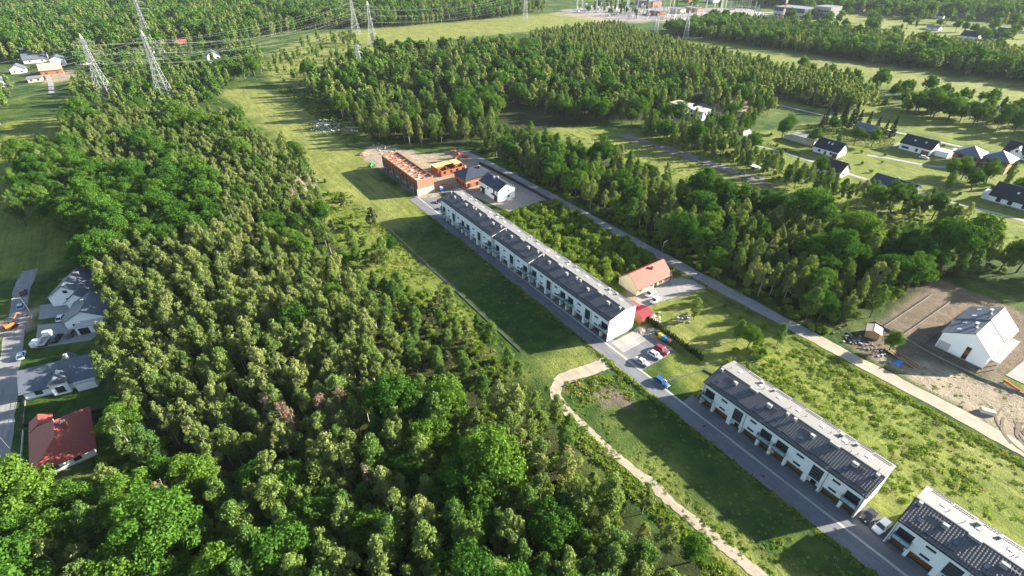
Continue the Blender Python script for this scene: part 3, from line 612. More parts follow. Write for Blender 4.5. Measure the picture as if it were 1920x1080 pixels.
MB().box(-2.0,6.0,-8.2,-5.3,0,2.6).build('garage_wing', M['white_render'], lm_); MB().box(-2.2,6.2,-8.4,-5.2,2.6,2.8).build('garage_wing_roof', M['sheet_white'], lm_); MB().box(-1.4,1.2,-8.25,-8.15,.05,2.2).build('garage_door', M['door_dark'], lm_); MB().box(2.4,4.8,-8.25,-8.15,.05,2.2).build('garage_door', M['door_dark'], lm_)
house('house', 'dark grey gabled house with white verges, farthest on the left street', -38.5, 189.5, 10.5, 11, 3.6, 3.6, R(-22), 'y', 'white_render', 'roof_slate', .7, wins=[('-y',0,2.0,1.6,1.4),('-y',0,5.0,1.2,1.0)], chims=[(1.,2.,.7)])
house('house', 'lower dark gable standing before the farthest house of the left street', -37.2, 182.6, 6.5, 5.0, 3.0, 2.6, R(-22), 'y', 'white_render', 'roof_slate', .5, wins=[('-y',0,1.6,2.4,1.8)])
# the village on the right
def vil(label, px, py, w, d, e, ri, rg='y', wall='white_render', roof='roof_black', kind='gable', dx=0, dy=0, rz=0, **k):
    x, y = G(px, py); return house('house', label, x+dx, y+dy, w, d, e, ri, rz, rg, wall, roof, .6, kind, group='village houses', **k)
W2 = [('-x',-3,1.6,1.3,1.2),('-x',3.4,1.6,1.3,1.2),('-y',0,1.6,1.4,1.2)]
vil('white house with black roof, nearest the flat garage in the village', 1548, 292, 9, 13, 3.4, 3.6, dx=5, dy=1, wins=W2+[('-y',0,4.4,1.2,1.0)], doors=[('-x',0,1.2,2.1,'garage_brown'),('-x',-5,2.4,2.2,'garage_brown')], skylights=[(-1,-1,.5),(1,-1,.55)])
vil('white house with dark brown roof and bay terrace by the village lane', 1553, 330, 8.6, 11.5, 3.2, 3.6, dx=4.4, dy=1, roof='roof_brown', wins=W2+[('-y',-1,1.5,1.0,1.2)], doors=[('-x',-1,1.2,2.1,'door_dark')], chims=[(1,-2.5,.9)])
vil('white modern house with dark roof and flat carport across the village lane', 1712, 286, 10, 15, 3.8, 3.4, dx=5, dy=0, wins=[('-x',4.5,1.6,3.4,1.2),('-x',-1,1.6,1.2,1.6)], doors=[('-x',-5,3.6,2.3,'garage_brown')], skylights=[(2,-1,.4),(-3,-1,.45)])
x, y = G(1752, 292); house('carport', 'white flat roofed carport beside the modern white house', x+3, y-2.5, 6.5, 6, 2.8, .3, 0, 'x', 'white_render', 'sheet_white', .2, 'flat', cat='carport')
x, y = G(1775, 290); house('shed', 'little pale shed behind the brick twin house', x+3, y-1, 3.4, 3.4, 2.2, .7, 0, 'x', 'grey_render', 'sheet_grey', .2, cat='shed')
for i, (px, lab) in enumerate(((1805,'left half of the brick twin house under construction, pyramid roof'),(1858,'right half of the brick twin house under construction, pyramid roof'))):
    x, y = G(px, 311+i*10); q = house('house_shell', lab, x+5.5, y+.5, 11, 10.5, 6.0, 3.0, 0, 'x', 'brick', 'roof_slate', .9, 'hip', wins=[('-x',-3.2,4.6,2.6,1.8),('-x',2.4,4.6,1.6,1.6),('-x',-2.5,1.5,2.6,2.0),('-x',2.5,1.5,2.6,2.0),('-y',0,4.6,2.0,1.4)], hip=.5, cat='house shell')
    MB().box(-6.6,-5.5,-5.2,5.2,2.9,3.1).build('balcony_slab', M['concrete'], q); MB().box(-5.56,5.56,-5.31,5.31,2.88,3.12).build('concrete_band', M['block_pale'], q)
    for k in range(4): MB().box(-6.5,-6.25,-4.9+k*3.2,-4.65+k*3.2,0,2.9).build('pier', M['concrete'], q)
vil('dark roofed white house with gabled dormer cut by the right edge', 1905, 298, 10, 13, 3.2, 4.0, dx=5, roof='roof_black', wins=W2)
x, y = G(1905, 298); house('dormer_house', 'white gable wing of the dark house at the right edge', x+1.2, y+1, 6, 5, 3.6, 2.6, 0, 'x', 'white_render', 'roof_black', .4, wins=[('-x',0,4.2,1.0,1.2)], cat='house wing')
vil('long low house with blue grey roof behind the tree row', 1662, 358, 9, 17, 3.0, 2.2, dx=4, dy=-1, roof='roof_navy', wins=[('-x',-6,1.6,1.3,1.2),('-x',6,1.6,1.3,1.2),('-x',0,1.6,1.3,1.2),('-y',0,1.6,1.3,1.2)], chims=[(.5,0,.8)])
vil('large dark roofed house with white terrace roof at the right edge', 1905, 392, 11, 19, 3.0, 4.4, dx=6, dy=1, roof='roof_black', wins=[('-x',-7,1.5,1.6,1.9),('-x',-3,1.5,1.6,1.9),('-x',2,1.5,1.6,1.9),('-x',6,1.5,1.6,1.9)], skylights=[(-1,-1,.45),(1.5,-1,.45)])
x, y = G(1862, 378); house('terrace', 'white terrace roof on posts beside the large dark roofed house', x+3, y+2, 6, 5.5, 2.6, .2, 0, 'x', 'frame_white', 'frame_white', .3, 'flat', cat='terrace', plinth=False)
x, y = G(1504, 268); house('garage', 'long flat roofed pale garage behind the clipped hedge', x+2, y, 7, 14, 3.4, .2, 0, 'x', 'block_pale', 'sheet_grey', .2, 'flat', cat='garage')
x, y = G(1482, 262); house('garage', 'lower flat roofed annexe of the pale garage', x+1, y+1, 5, 5, 2.4, .2, 0, 'x', 'block_pale', 'sheet_grey', .2, 'flat', cat='garage')
vil('slate roofed bungalow half hidden by the village spruces', 1620, 252, 8, 13, 2.8, 2.4, dx=3, roof='roof_slate', wall='brick_pale', wins=W2)
vil('small white house with dark steep roof among trees above the gravel strip', 1384, 264, 7, 8, 3.0, 3.6, rg='x', dx=3, roof='roof_navy', wins=[('-x',0,1.6,1.2,1.2),('-x',0,4.2,1.0,1.0)])
q = vil('white two storey house shell with plywood roof by the trees', 1272, 214, 9, 11, 6.0, .6, kind='flat', dx=4, dy=2, roof='plank', wins=[('-x',-3,4.6,1.2,1.2),('-x',0,4.6,1.0,1.6),('-x',3.4,4.6,1.2,1.2),('-x',-3,1.6,1.4,1.8),('-x',2,1.6,1.4,1.8)])
vil('roofless right half of the white house shell, open window holes', 1303, 223, 9, 11, 5.4, .2, kind='flat', dx=4, dy=0, roof='concrete', wins=[('-x',-3,4.2,1.3,1.6),('-x',0,4.2,1.3,1.6),('-x',3.4,4.2,1.3,1.6),('-x',-2,1.5,1.8,2.0),('-x',2.6,1.5,1.8,2.0),('-y',-2,4,1.4,1.6),('-y',2,4,1.4,1.6),('-y',0,1.5,2.,2.)])
vil('orange brick shell with pale top behind the village trees', 1400, 178, 9, 16, 4.6, .3, kind='flat', dx=4, roof='slab_pale', wall='brick', wins=[('-x',-5,3,1.4,1.4),('-x',0,3,1.4,1.4),('-x',5,3,1.4,1.4)])
x, y = G(1437, 205); house('shed', 'small white shed in the sandy clearing among the village trees', x, y, 4, 4, 2.4, .8, 0, 'x', 'white_render', 'sheet_white', .2, cat='shed')
x, y = G(1415, 313); MB().box(x-1.6,x+1.6,y-2.4,y+2.4,0,.5).build('trampoline_cover', M['frame_white']); tag(bpy.data.objects['trampoline_cover'], 'white cover lying on the lawn beside the village lane', 'cover')
# houses at the upper left
def far(label, px, py, w, d, e, ri, rg='x', wall='white_render', roof='roof_slate', kind='gable', grp='houses at the upper left', rz=0, ws=True):
    x, y = G(px, py); return house('house', label, x, y, w, d, e, ri, rz, rg, wall, roof, .7, kind, group=grp, wins=[('-y',-w*.25,1.6,1.5,1.3),('-y',w*.25,1.6,1.5,1.3),('-x',0,1.6,1.5,1.3)] if ws else ())
far('dark roofed house, uppermost of the cluster at the upper left', 55, 104, 15, 12, 4, 4)
far('dark roofed house before the uppermost one at the upper left', 70, 116, 18, 12, 3.6, 4, 'x')
far('white house with flat grey roof right of the orange rafters', 112, 122, 10, 14, 6.0, 2.2, 'y')
q = far('house with bare orange roof boards and brick walls at the upper left', 100, 138, 15, 12, 4.2, 4.2, 'x', 'brick', 'plank')
far('flat roofed garage below the orange rafters', 68, 152, 9, 10, 3.0, .2, 'x', 'block_pale', 'sheet_grey', 'flat')
far('white walled house hidden by trees at the left edge', 37, 136, 10, 10, 3.5, 3.4, 'y'); far('white house cut by the left picture edge', 4, 162, 10, 10, 4, 3.2, 'y')
far('white house between the two big pylons', 160, 120, 14, 9, 3, 3.0, 'x', roof='roof_navy'); far('orange roofed hut between the two big pylons', 175, 115, 9, 8, 3, 2.6, 'x', 'brick', 'roof_terracotta')
far('dark roofed house right behind the second big pylon', 292, 98, 16, 11, 3.4, 3.6); far('brick coloured house behind the second big pylon', 268, 100, 10, 10, 4, 3.4, 'y', 'brick_pale', 'roof_slate')
far('yellow house among trees right of the pylons', 340, 88, 12, 10, 4, 3, 'x', 'cream_render', 'roof_terracotta')
far('white gabled house with grey roof right of the pylons', 400, 110, 11, 13, 3.6, 4.6, 'y'); far('small white shed below the white gabled house', 400, 126, 9, 8, 2.8, 2.6, 'y', roof='sheet_white')
far('long pale flat barn right of the white gabled house', 456, 101, 20, 9, 3.4, .3, 'x', 'wood', 'sheet_white', 'flat')
far('orange roofed house far at the left edge', 2, 36, 16, 12, 5, 4, 'x', 'brick', 'roof_terracotta')
# buildings at the upper right
GR = 'houses at the upper right'
far('white house with dark roof, left of the pair at the upper right', 1818, 72, 13, 16, 3.2, 4.6, 'y', roof='roof_black', grp=GR); far('white house with dark roof, right of the pair at the upper right', 1862, 76, 14, 18, 3.2, 4.6, 'y', roof='roof_black', grp=GR)
far('annexe with dark roof behind the right house of the pair', 1880, 68, 12, 14, 4.2, 4.6, 'y', roof='roof_navy', grp=GR); far('pale farmhouse far behind the meadow', 1760, 34, 12, 14, 4, 5, 'y', roof='roof_navy', grp=GR); far('pinkish farmhouse at the far wood edge', 1802, 38, 14, 20, 4.2, 4.8, 'y', 'brick_pale', 'roof_navy', grp=GR)
far('dark shed on the far meadow', 1612, 22, 10, 14, 3.6, 3, 'y', 'wood', 'roof_black', grp=GR); far('pale roofed shed at the end of the third belt', 1750, 56, 10, 14, 3, 2, 'y', 'white_render', 'sheet_grey', grp=GR)
x, y = G(1478, 33); hl = house('factory_hall', 'big industrial hall with navy band and pale roof beyond the belts', x+14, y, 34, 46, 13, .4, 0, 'x', 'sheet_white', 'sheet_grey', .3, 'flat', cat='industrial hall'); MB().box(-17.4,17.4,-23.4,23.4,7.5,12.6).build('navy_band', M['roof_navy'], hl)
for k in range(8): MB().box(-17.6,-17.3,-21+k*5.4,-18+k*5.4,1.5,4).build('window', M['window_glass'], hl)
x, y = G(1530, 34); h2 = house('factory_hall', 'darker office block attached to the right of the industrial hall', x+14, y-6, 30, 24, 15, .4, 0, 'x', 'metal_grey', 'sheet_grey', .3, 'flat', cat='industrial hall')
for k in range(5): MB().box(-15.2,-14.9,-10+k*4.2,-7+k*4.2,4,6).build('window', M['window_glass'], h2); MB().box(-15.2,-14.9,-10+k*4.2,-7+k*4.2,9,11).build('window', M['window_glass'], h2)
for (px, py, w_, d_, e_, wl, lab) in ((1215,12,22,40,9,'brick_pale','pink control building in the substation'),(1230,28,14,26,6,'brick','red brick relay building in the substation'),(1270,24,14,20,6,'cream_render','cream block right of the relay building'),(1300,22,14,26,6,'brick_pale','pinkish block at the right end of the substation'),(1290,3,16,16,6,'brick','orange roofed house behind the substation'),(1335,4,18,20,6,'white_render','white house behind the substation')):
    far(lab, px, py, w_, d_, e_, 1.5, 'y', wl, 'sheet_grey', 'flat', 'substation buildings', ws=True)
# ---------------------------------------------------------------- trees: prototypes
def leaf_mat(name, lo, mid, hi, trans=.3, warm=.12):
    t = NT(name); oi = t.new('ShaderNodeObjectInfo').outputs['Random']; isl = t.new('ShaderNodeNewGeometry').outputs['Random Per Island']
    c = t.ramp(oi, [(0, lo), (.5, mid), (1, hi)])
    c = t.mix(.55, c, t.ramp(isl, [(0,(.22,.24,.24)),(.5,(.5,.5,.5)),(1,(.80,.77,.68))]), 'OVERLAY')
    d = t.new('ShaderNodeBsdfDiffuse'); tr = t.new('ShaderNodeBsdfTranslucent'); mx = t.new('ShaderNodeAddShader'); tc_ = (1.7*trans,1.7*trans,.9*trans)
    t.link(c, d.inputs[0]); t.link(t.mix(1.0, c, tc_, 'MULTIPLY'), tr.inputs[0]); t.link(d.outputs[0], mx.inputs[0]); t.link(tr.outputs[0], mx.inputs[1])
    t.link(mx.outputs[0], t.n['Material Output'].inputs[0]); M[name] = t.m; return t.m
leaf_mat('birch_leaf', (.070,.108,.030), (.098,.132,.038), (.140,.158,.056), .42)
leaf_mat('oak_leaf', (.024,.066,.010), (.040,.092,.013), (.064,.116,.016), .36)
leaf_mat('aspen_leaf', (.044,.086,.020), (.068,.116,.026), (.104,.142,.038), .40)
leaf_mat('pine_leaf', (.052,.064,.026), (.075,.085,.036), (.098,.105,.046), .1)
leaf_mat('spruce_leaf', (.020,.036,.014), (.027,.045,.018), (.035,.055,.02), .05)
leaf_mat('shrub_leaf', (.055,.098,.014), (.082,.132,.018), (.12,.155,.026), .42)
leaf_mat('weed_leaf', (.06,.105,.016), (.095,.145,.022), (.14,.165,.035), .5); leaf_mat('straw_leaf', (.16,.15,.06), (.20,.18,.075), (.24,.2,.09), .4)
leaf_mat('thuja_leaf', (.030,.050,.014), (.036,.060,.016), (.05,.07,.02), .05)
leaf_mat('dead_leaf', (.16,.095,.06), (.19,.125,.08), (.22,.16,.10), .2)
mat('bark', (.075,.06,.045), .95, .3); mat('birch_bark', (.42,.39,.34), .8, .35, 3.0); mat('dead_bark', (.33,.29,.24), .9, .3)

def unit(v): return v/(np.linalg.norm(v, axis=-1, keepdims=True)+1e-9)
def leaf_quads(pos, nrm, size, r, asp=(.55,1.)):
    n = len(pos); a = unit(np.cross(nrm, unit(r.normal(size=(n,3))))); b = np.cross(nrm, a)
    sa = (size*r.uniform(.55,1.1,n))[:,None]; sb = sa*r.uniform(asp[0],asp[1],n)[:,None]; k = r.uniform(-.35,.35,(n,1))
    v = np.stack([pos-a*sa, pos-b*sb+a*sa*k, pos+a*sa, pos+b*sb+nrm*sa*.25], 1).reshape(-1,3)
    return v, np.arange(4*n).reshape(n,4)
def lobed(lobes, n, size, r, bumps=7, up=.25, thick=.4, drop=0.0):
    """leaves over the knobbly surface of a cluster of lobes (cx,cy,cz,rx,rz)"""
    L = np.array(lobes, float); w = L[:,3]*L[:,4]; w /= w.sum(); li = r.choice(len(L), n, p=w)
    bd = unit(r.normal(size=(len(L),bumps,3)) + np.array([0,0,up])); bi = r.integers(0,bumps,n)
    d = unit(bd[li,bi] + r.normal(size=(n,3))*.36); bump = 1 + .26*np.sin(bi*2.4+li)
    rad = np.stack([L[li,3],L[li,3],L[li,4]],-1); rr = (1 - thick*r.random(n)**2)*bump
    pos = L[li,:3] + d*rad*rr[:,None]; pos += r.normal(size=(n,3))*size*.3
    nr = unit(unit(d/rad)*.75 + r.normal(size=(n,3))*.5 + np.array([0,0,.15])); pos[:,2] -= drop*r.random(n)
    return leaf_quads(pos, nr, size, r)
def trunk_mb(h, r0, r, lean=.0, limbs=5, limb0=.35, ll=2.5, sides=6, rise=.8):
    m = MB(); top = (r.normal()*lean*h, r.normal()*lean*h, h); k1 = (top[0]*.4+r.normal()*.15, top[1]*.4+r.normal()*.15, h*.5)
    m.bar((0,0,-.3), k1, r0, sides, r0*.7); m.bar(k1, top, r0*.7, sides, r0*.2)
    for i in range(limbs):
        t = limb0 + (1-limb0)*(i+.5)/limbs; a = r.uniform(0, 6.28); p = Vector(k1)*(1-(t-.5)/.5) + Vector(top)*((t-.5)/.5) if t > .5 else Vector(k1)*(t/.5)
        L = ll*(1.15-t)*r.uniform(.8,1.3); q = p + Vector((math.cos(a)*L, math.sin(a)*L, L*rise)); m.bar(p, q, r0*.35*(1.2-t), 4, r0*.08)
    return m
def birch(s, n, size, trunk=True):
    r = np.random.default_rng(s); h = r.uniform(12.5,15); lob = []; rm = r.uniform(2.0,2.7); base = r.uniform(.30,.42)
    for i in range(26):
        t = base + (1-base)*(i+.5)/26; w = rm*(math.sin(min(1,(t-base)/(1-base)*.92+.12)*math.pi)**.7 + .12)*r.uniform(.7,1.25)
        a = r.uniform(0,6.28); q = r.uniform(.35,.8)*w
        lob.append((math.cos(a)*q, math.sin(a)*q, t*h - .2, r.uniform(.65,1.1)*(1.15-.4*t), r.uniform(.9,1.45)*(1.15-.4*t)))
    return lobed(lob, n, size, r, 5, .3, .45, .35), trunk_mb(h*.93, .13, r, .015, 9 if trunk else 0, .35, 2.0)
def oak(s, n, size, trunk=True):
    r = np.random.default_rng(s); h = r.uniform(12,14.5); lob = []; R0 = r.uniform(4.0,5.2); sq = r.uniform(.8,1.15)
    for i in range(24):
        a = i*2.4 + r.uniform(-.3,.3); t = (i+.5)/24; e = math.asin(1 - 1.35*t); q = R0*math.cos(e)*r.uniform(.55,1.08)
        lob.append((math.cos(a)*q*sq, math.sin(a)*q/sq, h*.60 + math.sin(e)*h*.33*r.uniform(.75,1.25), r.uniform(.95,1.9), r.uniform(.8,1.5)))
    for i in range(7): lob.append((r.normal()*1.3, r.normal()*1.3, h*.6+r.normal()*1.5, 2.0, 1.8))
    return lobed(lob, n, size, r, 9, .35, .35), trunk_mb(h*.72, .34, r, .02, 8 if trunk else 0, .30, 4.2)
def aspen(s, n, size, trunk=True):
    r = np.random.default_rng(s); h = r.uniform(11.5,15); lob = []; rm = r.uniform(2.1,2.9); base = r.uniform(.22,.34)
    for i in range(24):
        t = base + (1-base)*(i+.5)/24; w = rm*(math.sin(min(1,(t-base)/(1-base)*.9+.14)*math.pi)**.6)*r.uniform(.75,1.2); a = i*2.4+r.uniform(-.5,.5); q = r.uniform(.4,.8)*w
        lob.append((math.cos(a)*q, math.sin(a)*q, t*h, r.uniform(.85,1.35)*(1.1-.3*t), r.uniform(.9,1.45)*(1.1-.3*t)))
    return lobed(lob, n, size, r, 7, .35, .4, .2), trunk_mb(h*.9, .17, r, .02, 7 if trunk else 0, .3, 2.6)
def pine(s, n, size, trunk=True):
    r = np.random.default_rng(s); h = r.uniform(6.5,8.5); lob = []
    for i in range(18):
        t = .18 + .8*(i+.5)/18; w = 2.3*(1-t)**.6 + .25; a = i*2.4+r.uniform(-.5,.5); q = w*r.uniform(.6,.95)
        lob.append((math.cos(a)*q, math.sin(a)*q, t*h, r.uniform(.6,.95)*(1.2-.5*t), r.uniform(.45,.7)))
    return lobed(lob, n, size, r, 6, .4, .45), trunk_mb(h*.9, .14, r, .02, 6 if trunk else 0, .2, 1.6)
def spruce(s, n, size, trunk=True):
    r = np.random.default_rng(s); h = r.uniform(11,14); lob = []
    for i in range(46):
        t = .06 + .93*(i+.5)/46; w = 2.5*(1-t)**.85 + .12; a = i*2.4; lob.append((math.cos(a)*w*.62, math.sin(a)*w*.62, t*h, max(.22,w*.42), .38))
    return lobed(lob, n, size, r, 5, .1, .4, .3), trunk_mb(h*.95, .18, r, .0, 0)
def shrub(s, n, size, trunk=True):
    r = np.random.default_rng(s); lob = []; h = r.uniform(2.2,3.2)
    for i in range(11):
        a = r.uniform(0,6.28); q = r.uniform(.1,1.25); lob.append((math.cos(a)*q, math.sin(a)*q, h*r.uniform(.25,.8)*(1.15-.35*q), r.uniform(.55,.95), r.uniform(.5,.95)))
    m = MB()
    for i in range(5):
        a = r.uniform(0,6.28); m.bar((0,0,-.1), (math.cos(a)*.7, math.sin(a)*.7, h*.6), .05, 4, .02)
    return lobed(lob, n, size, r, 6, .4, .4), m
def dead(s, n, size, trunk=True):
    r = np.random.default_rng(s); h = r.uniform(11,14); m = trunk_mb(h, .15, r, .02, 16, .35, 3.0, 6, .9); lob = []
    for i in range(14):
        a = r.uniform(0,6.28); t = r.uniform(.45,.98); q = 1.7*(1.1-t)+.4; p = (math.cos(a)*q, math.sin(a)*q, t*h); lob.append((*p, .7, .9))
        for j in range(4): m.bar((p[0]*.3,p[1]*.3,t*h-1), (p[0]+r.normal()*.6, p[1]+r.normal()*.6, p[2]+r.normal()*.7), .035, 3, .012)
    return lobed(lob, n, size, r, 6, .3, .8, .4), m
def thuja(s, n, size, trunk=True):
    r = np.random.default_rng(s); h = 2.4; lob = [(0,0,h*(i+.6)/9, .42*(1-((i+.5)/9)**2.2)+.07, .3) for i in range(9)]
    return lobed(lob, n, size, r, 6, .1, .25), trunk_mb(1.2, .05, r, 0, 0)
SPEC = {  # kind: builder, leaf material, bark, near leaves, near leaf size, far leaves, far leaf size, variants
    'birch_tree': (birch,'birch_leaf','birch_bark',5200,.19,420,.68,7), 'oak_tree': (oak,'oak_leaf','bark',13500,.22,760,.92,7), 'aspen_tree': (aspen,'aspen_leaf','bark',6500,.205,500,.75,7),
    'pine_tree': (pine,'pine_leaf','bark',1900,.24,300,.62,3), 'spruce_tree': (spruce,'spruce_leaf','bark',2000,.28,420,.6,2), 'shrub': (shrub,'shrub_leaf','bark',1000,.20,140,.52,5),
    'dead_tree': (dead,'dead_leaf','dead_bark',420,.22,200,.4,3), 'thuja_shrub': (thuja,'thuja_leaf','bark',420,.16,420,.16,2)}
PROTO = {}; FULL = {}; FARP = {}
def far_collection(name, meshes):
    c = bpy.data.collections.new(name)
    for i, me in enumerate(meshes): c.objects.link(bpy.data.objects.new('%s_%02d' % (name, i), me))
    return c
def joined(name, crown, trunk, lm, bm):
    """crown and trunk in one mesh with two materials, for the instanced far woods"""
    V, Fq = crown; tv = np.array(trunk.v).reshape(-1,3); tf = [f for f in trunk.f if len(f) == 4]
    if len(tf): 
        V2 = np.concatenate([V, tv]); F2 = np.concatenate([Fq, np.array(tf)+len(V)])
    else: V2, F2 = V, Fq
    return np_mesh(name, V2, F2, [lm, bm], np.r_[np.zeros(len(Fq)), np.ones(len(F2)-len(Fq))])
for kd, (fn, lm, bk, n1, s1, n2, s2, nv) in SPEC.items():
    PROTO[kd] = []; full = []; far = []
    for i in range(nv):
        crown, tk = fn(i*13+len(kd)*7, n1, s1); cm = np_mesh(kd+'_crown', crown[0], crown[1], [M[lm]])
        PROTO[kd].append((cm, tk.mesh(kd+'_trunk', M[bk]))); full.append(joined(kd+'_full', crown, tk, M[lm], M[bk]))
        crown2, tk2 = fn(i*13+len(kd)*7, n2, s2, False); far.append(joined(kd+'_far', crown2, tk2, M[lm], M[bk]))
    FULL[kd] = far_collection(kd+'_near_set', full); FARP[kd] = far_collection(kd+'_far_set', far)

def scatter(name, pts, coll, kind='stuff'):
    """pts: rows x,y,z,scale,rz,variant -> one object of instances"""
    pts = np.asarray(pts, np.float32)
    if not len(pts): return None
    me = bpy.data.meshes.new(name); me.vertices.add(len(pts)); me.vertices.foreach_set('co', pts[:,:3].ravel().copy())
    for nm, ci in (('isc',3),('irz',4)):
        a = me.attributes.new(nm,'FLOAT','POINT'); a.data.foreach_set('value', pts[:,ci].copy())
    a = me.attributes.new('ivar','INT','POINT'); a.data.foreach_set('value', pts[:,5].astype(np.int32))
    o = link_mesh(name, me); ng = bpy.data.node_groups.new(name+'_nodes','GeometryNodeTree')
    ng.interface.new_socket('Geometry', in_out='INPUT', socket_type='NodeSocketGeometry'); ng.interface.new_socket('Geometry', in_out='OUTPUT', socket_type='NodeSocketGeometry')
    N = ng.nodes; gi = N.new('NodeGroupInput'); go = N.new('NodeGroupOutput'); ip = N.new('GeometryNodeInstanceOnPoints'); ci = N.new('GeometryNodeCollectionInfo')
    ci.inputs['Collection'].default_value = coll; ci.inputs['Separate Children'].default_value = True; ci.inputs['Reset Children'].default_value = True
    def na(n, t):
        x = N.new('GeometryNodeInputNamedAttribute'); x.data_type = t; x.inputs[0].default_value = n; return x.outputs[0]
    cx = N.new('ShaderNodeCombineXYZ'); L = ng.links
    L.new(gi.outputs[0], ip.inputs['Points']); L.new(ci.outputs[0], ip.inputs['Instance']); ip.inputs['Pick Instance'].default_value = True
    L.new(na('ivar','INT'), ip.inputs['Instance Index']); L.new(na('isc','FLOAT'), ip.inputs['Scale']); L.new(na('irz','FLOAT'), cx.inputs[2])
    L.new(cx.outputs[0], ip.inputs['Rotation']); L.new(ip.outputs[0], go.inputs[0])
    md = o.modifiers.new('scatter','NODES'); md.node_group = ng
    return tag(o, kind=kind)

# ---------------------------------------------------------------- trees: where they stand
TREES = {k: [] for k in SPEC}       # rows: x, y, scale, rz, variant, zone
OCC = {}; CELL = 4.0
def free(x, y, d):
    i, j = int(x//CELL), int(y//CELL); k = int(d//CELL)+1
    for a in range(i-k, i+k+1):
        for b in range(j-k, j+k+1):
            for (u, v, e) in OCC.get((a,b), ()):
                if (u-x)**2 + (v-y)**2 < (min(d,e) if False else (d+e)*.5)**2: return False
    return True
CLEAR = [rect(79.8,98,-50,75), rect(79.8,98,75,172), rect(80,98,166,245), rect(131,139.5,-60,236), rect(97,131.5,44,95), rect(-60,-33,95,200), rect(58,66,-20,72),
    rect(139,188,-40,34), rect(108,126,86,96), rect(98,131,158,245), rect(278,292,194,222), rect(255,262,98,112), rect(292,302,127,150), rect(281,296,108,128), rect(322,345,85,106),
    rect(322,345,46,80), rect(258,274,68,92), rect(282,305,25,56), rect(268,276,0,160), rect(355,366,0,210), rect(300,315,170,190)]
CLEAR += [rect(-79,-46,340,430), rect(-79,-60,212,340), rect(-60,-40,200,236)]
CLEAR += [rect(590,860,470,720)]
def put(kind, x, y, sc, zone, d=0.0, check=True, var=None):
    if check:
        for c in CLEAR:
            if c[0][0] < x < c[1][0] and c[0][1] < y < c[2][1]: return False
    if d and not free(x, y, d): return False
    OCC.setdefault((int(x//CELL), int(y//CELL)), []).append((x, y, d))
    TREES[kind].append((x, y, sc, random.uniform(0,6.28), random.randrange(SPEC[kind][7]) if var is None else var, zone)); return True
ZLAB = []
def zone(poly, spacing, mix, labels, dens=1.0, check=True, sc=(.8,1.15), holes=(), seed=None):
    """fill a polygon (world metres) with a mix of kinds; labels: phrase that places a tree of this zone"""
    zi = len(ZLAB); ZLAB.append(labels); r = random.Random(zi*17+3); xs = [p[0] for p in poly]; ys = [p[1] for p in poly]
    ks = list(mix); ws = [mix[k] for k in ks]; y = min(ys); P = []
    while y < max(ys):
        x = min(xs)
        while x < max(xs): P.append((x+r.uniform(-.42,.42)*spacing, y+r.uniform(-.42,.42)*spacing)); x += spacing
        y += spacing
    P = np.array(P); ins = inpoly(P[:,0], P[:,1], poly)
    for h in holes: ins &= ~inpoly(P[:,0], P[:,1], h)
    for (x, y) in P[ins]:
        if r.random() > dens: continue
        px, py, dd = project(x, y, 6)
        if dd < 20 or px < -160 or px > 2080 or py > 1260: continue
        # kinds grow in patches
        k = r.choices(ks, ws)[0] if r.random() < .55 else ks[int(np.searchsorted(np.cumsum(ws)/sum(ws), min(.999,max(0,.5+.62*float(vnoise(x,y,13.,zi))))))]
        f = {'oak_tree':1.3,'aspen_tree':1.0,'birch_tree':.85,'shrub':.55,'pine_tree':.9}.get(k,1.)
        put(k, x, y, r.uniform(*sc)*(1.25 if k == 'oak_tree' and r.random() < .2 else 1), zi, min(spacing*f*.88, 5.0), check)
def single(kind, px, py, sc, label, z=0, var=None):
    """one tree that stands out, with its foot at a photograph pixel"""
    x, y = G(px, py, z); zi = len(ZLAB); ZLAB.append(label); put(kind, x, y, sc, zi, 3.0, False, var)
# single trees that can be told apart
single('oak_tree', 85, 985, 1.25, 'large round oak at the lower left corner below the red hipped roof')
single('oak_tree', 565, 640, .95, 'bright green round oak standing alone among the olive birches')
single('oak_tree', 1590, 478, 1.25, 'oak with a bare trunk standing alone at the sunny field edge')
single('oak_tree', 1755, 500, 1.35, 'broad dark oak left of the two dark oaks at the right field edge')
single('oak_tree', 1505, 440, 1.4, 'tall broad oak behind the roadside belt, left of the lone oak')
single('oak_tree', 480, 150, 1.35, 'dense dark tree at the head of the mown strip')
single('aspen_tree', 1300, 600, .62, 'small olive tree on the cottage lawn behind the parked white cars')
single('oak_tree', 1205, 205, 1.0, 'round tree beside the white house shell')
single('birch_tree', 435, 218, .7, 'bare pale trunk tree on the mown strip') if False else None
single('dead_tree', 447, 208, .55, 'pale leafless stem standing on the mown strip')
single('dead_tree', 405, 170, .5, 'reddish withered tree at the top of the mown strip')
single('shrub', 425, 160, 1.6, 'round green bush at the top of the mown strip')
single('birch_tree', 495, 58, 1.6, 'tall slim poplar at the far wood edge')
single('oak_tree', 735, 475, .5, 'round light green tree at the edge of the shaded lawn')
single('pine_tree', 705, 500, .75, 'small grey green pine alone in the clearing by the shaded lawn')
single('pine_tree', 640, 495, .85, 'bushy grey green pine in the clearing beside the birches')
single('pine_tree', 700, 425, 1.1, 'wide grey brown pine above the clearing by the shaded lawn')
single('oak_tree', 1400, 655, .55, 'small bushy tree at the garden edge above the near row house')
single('aspen_tree', 1455, 650, .6, 'loose light tree between the garden and the dirt road')
single('shrub', 1420, 665, 1.5, 'bush beside the small garden tree above the near row house')
single('oak_tree', 1665, 660, .5, 'small tree by the shed and the scrap heap on the dirt road')
for i, (a, b, s_) in enumerate([(1465,262,.85),(1475,250,.8)]): single('oak_tree', a, b, s_, ['leafy tree beside the flat roofed garage','tree behind the flat roofed garage'][i])
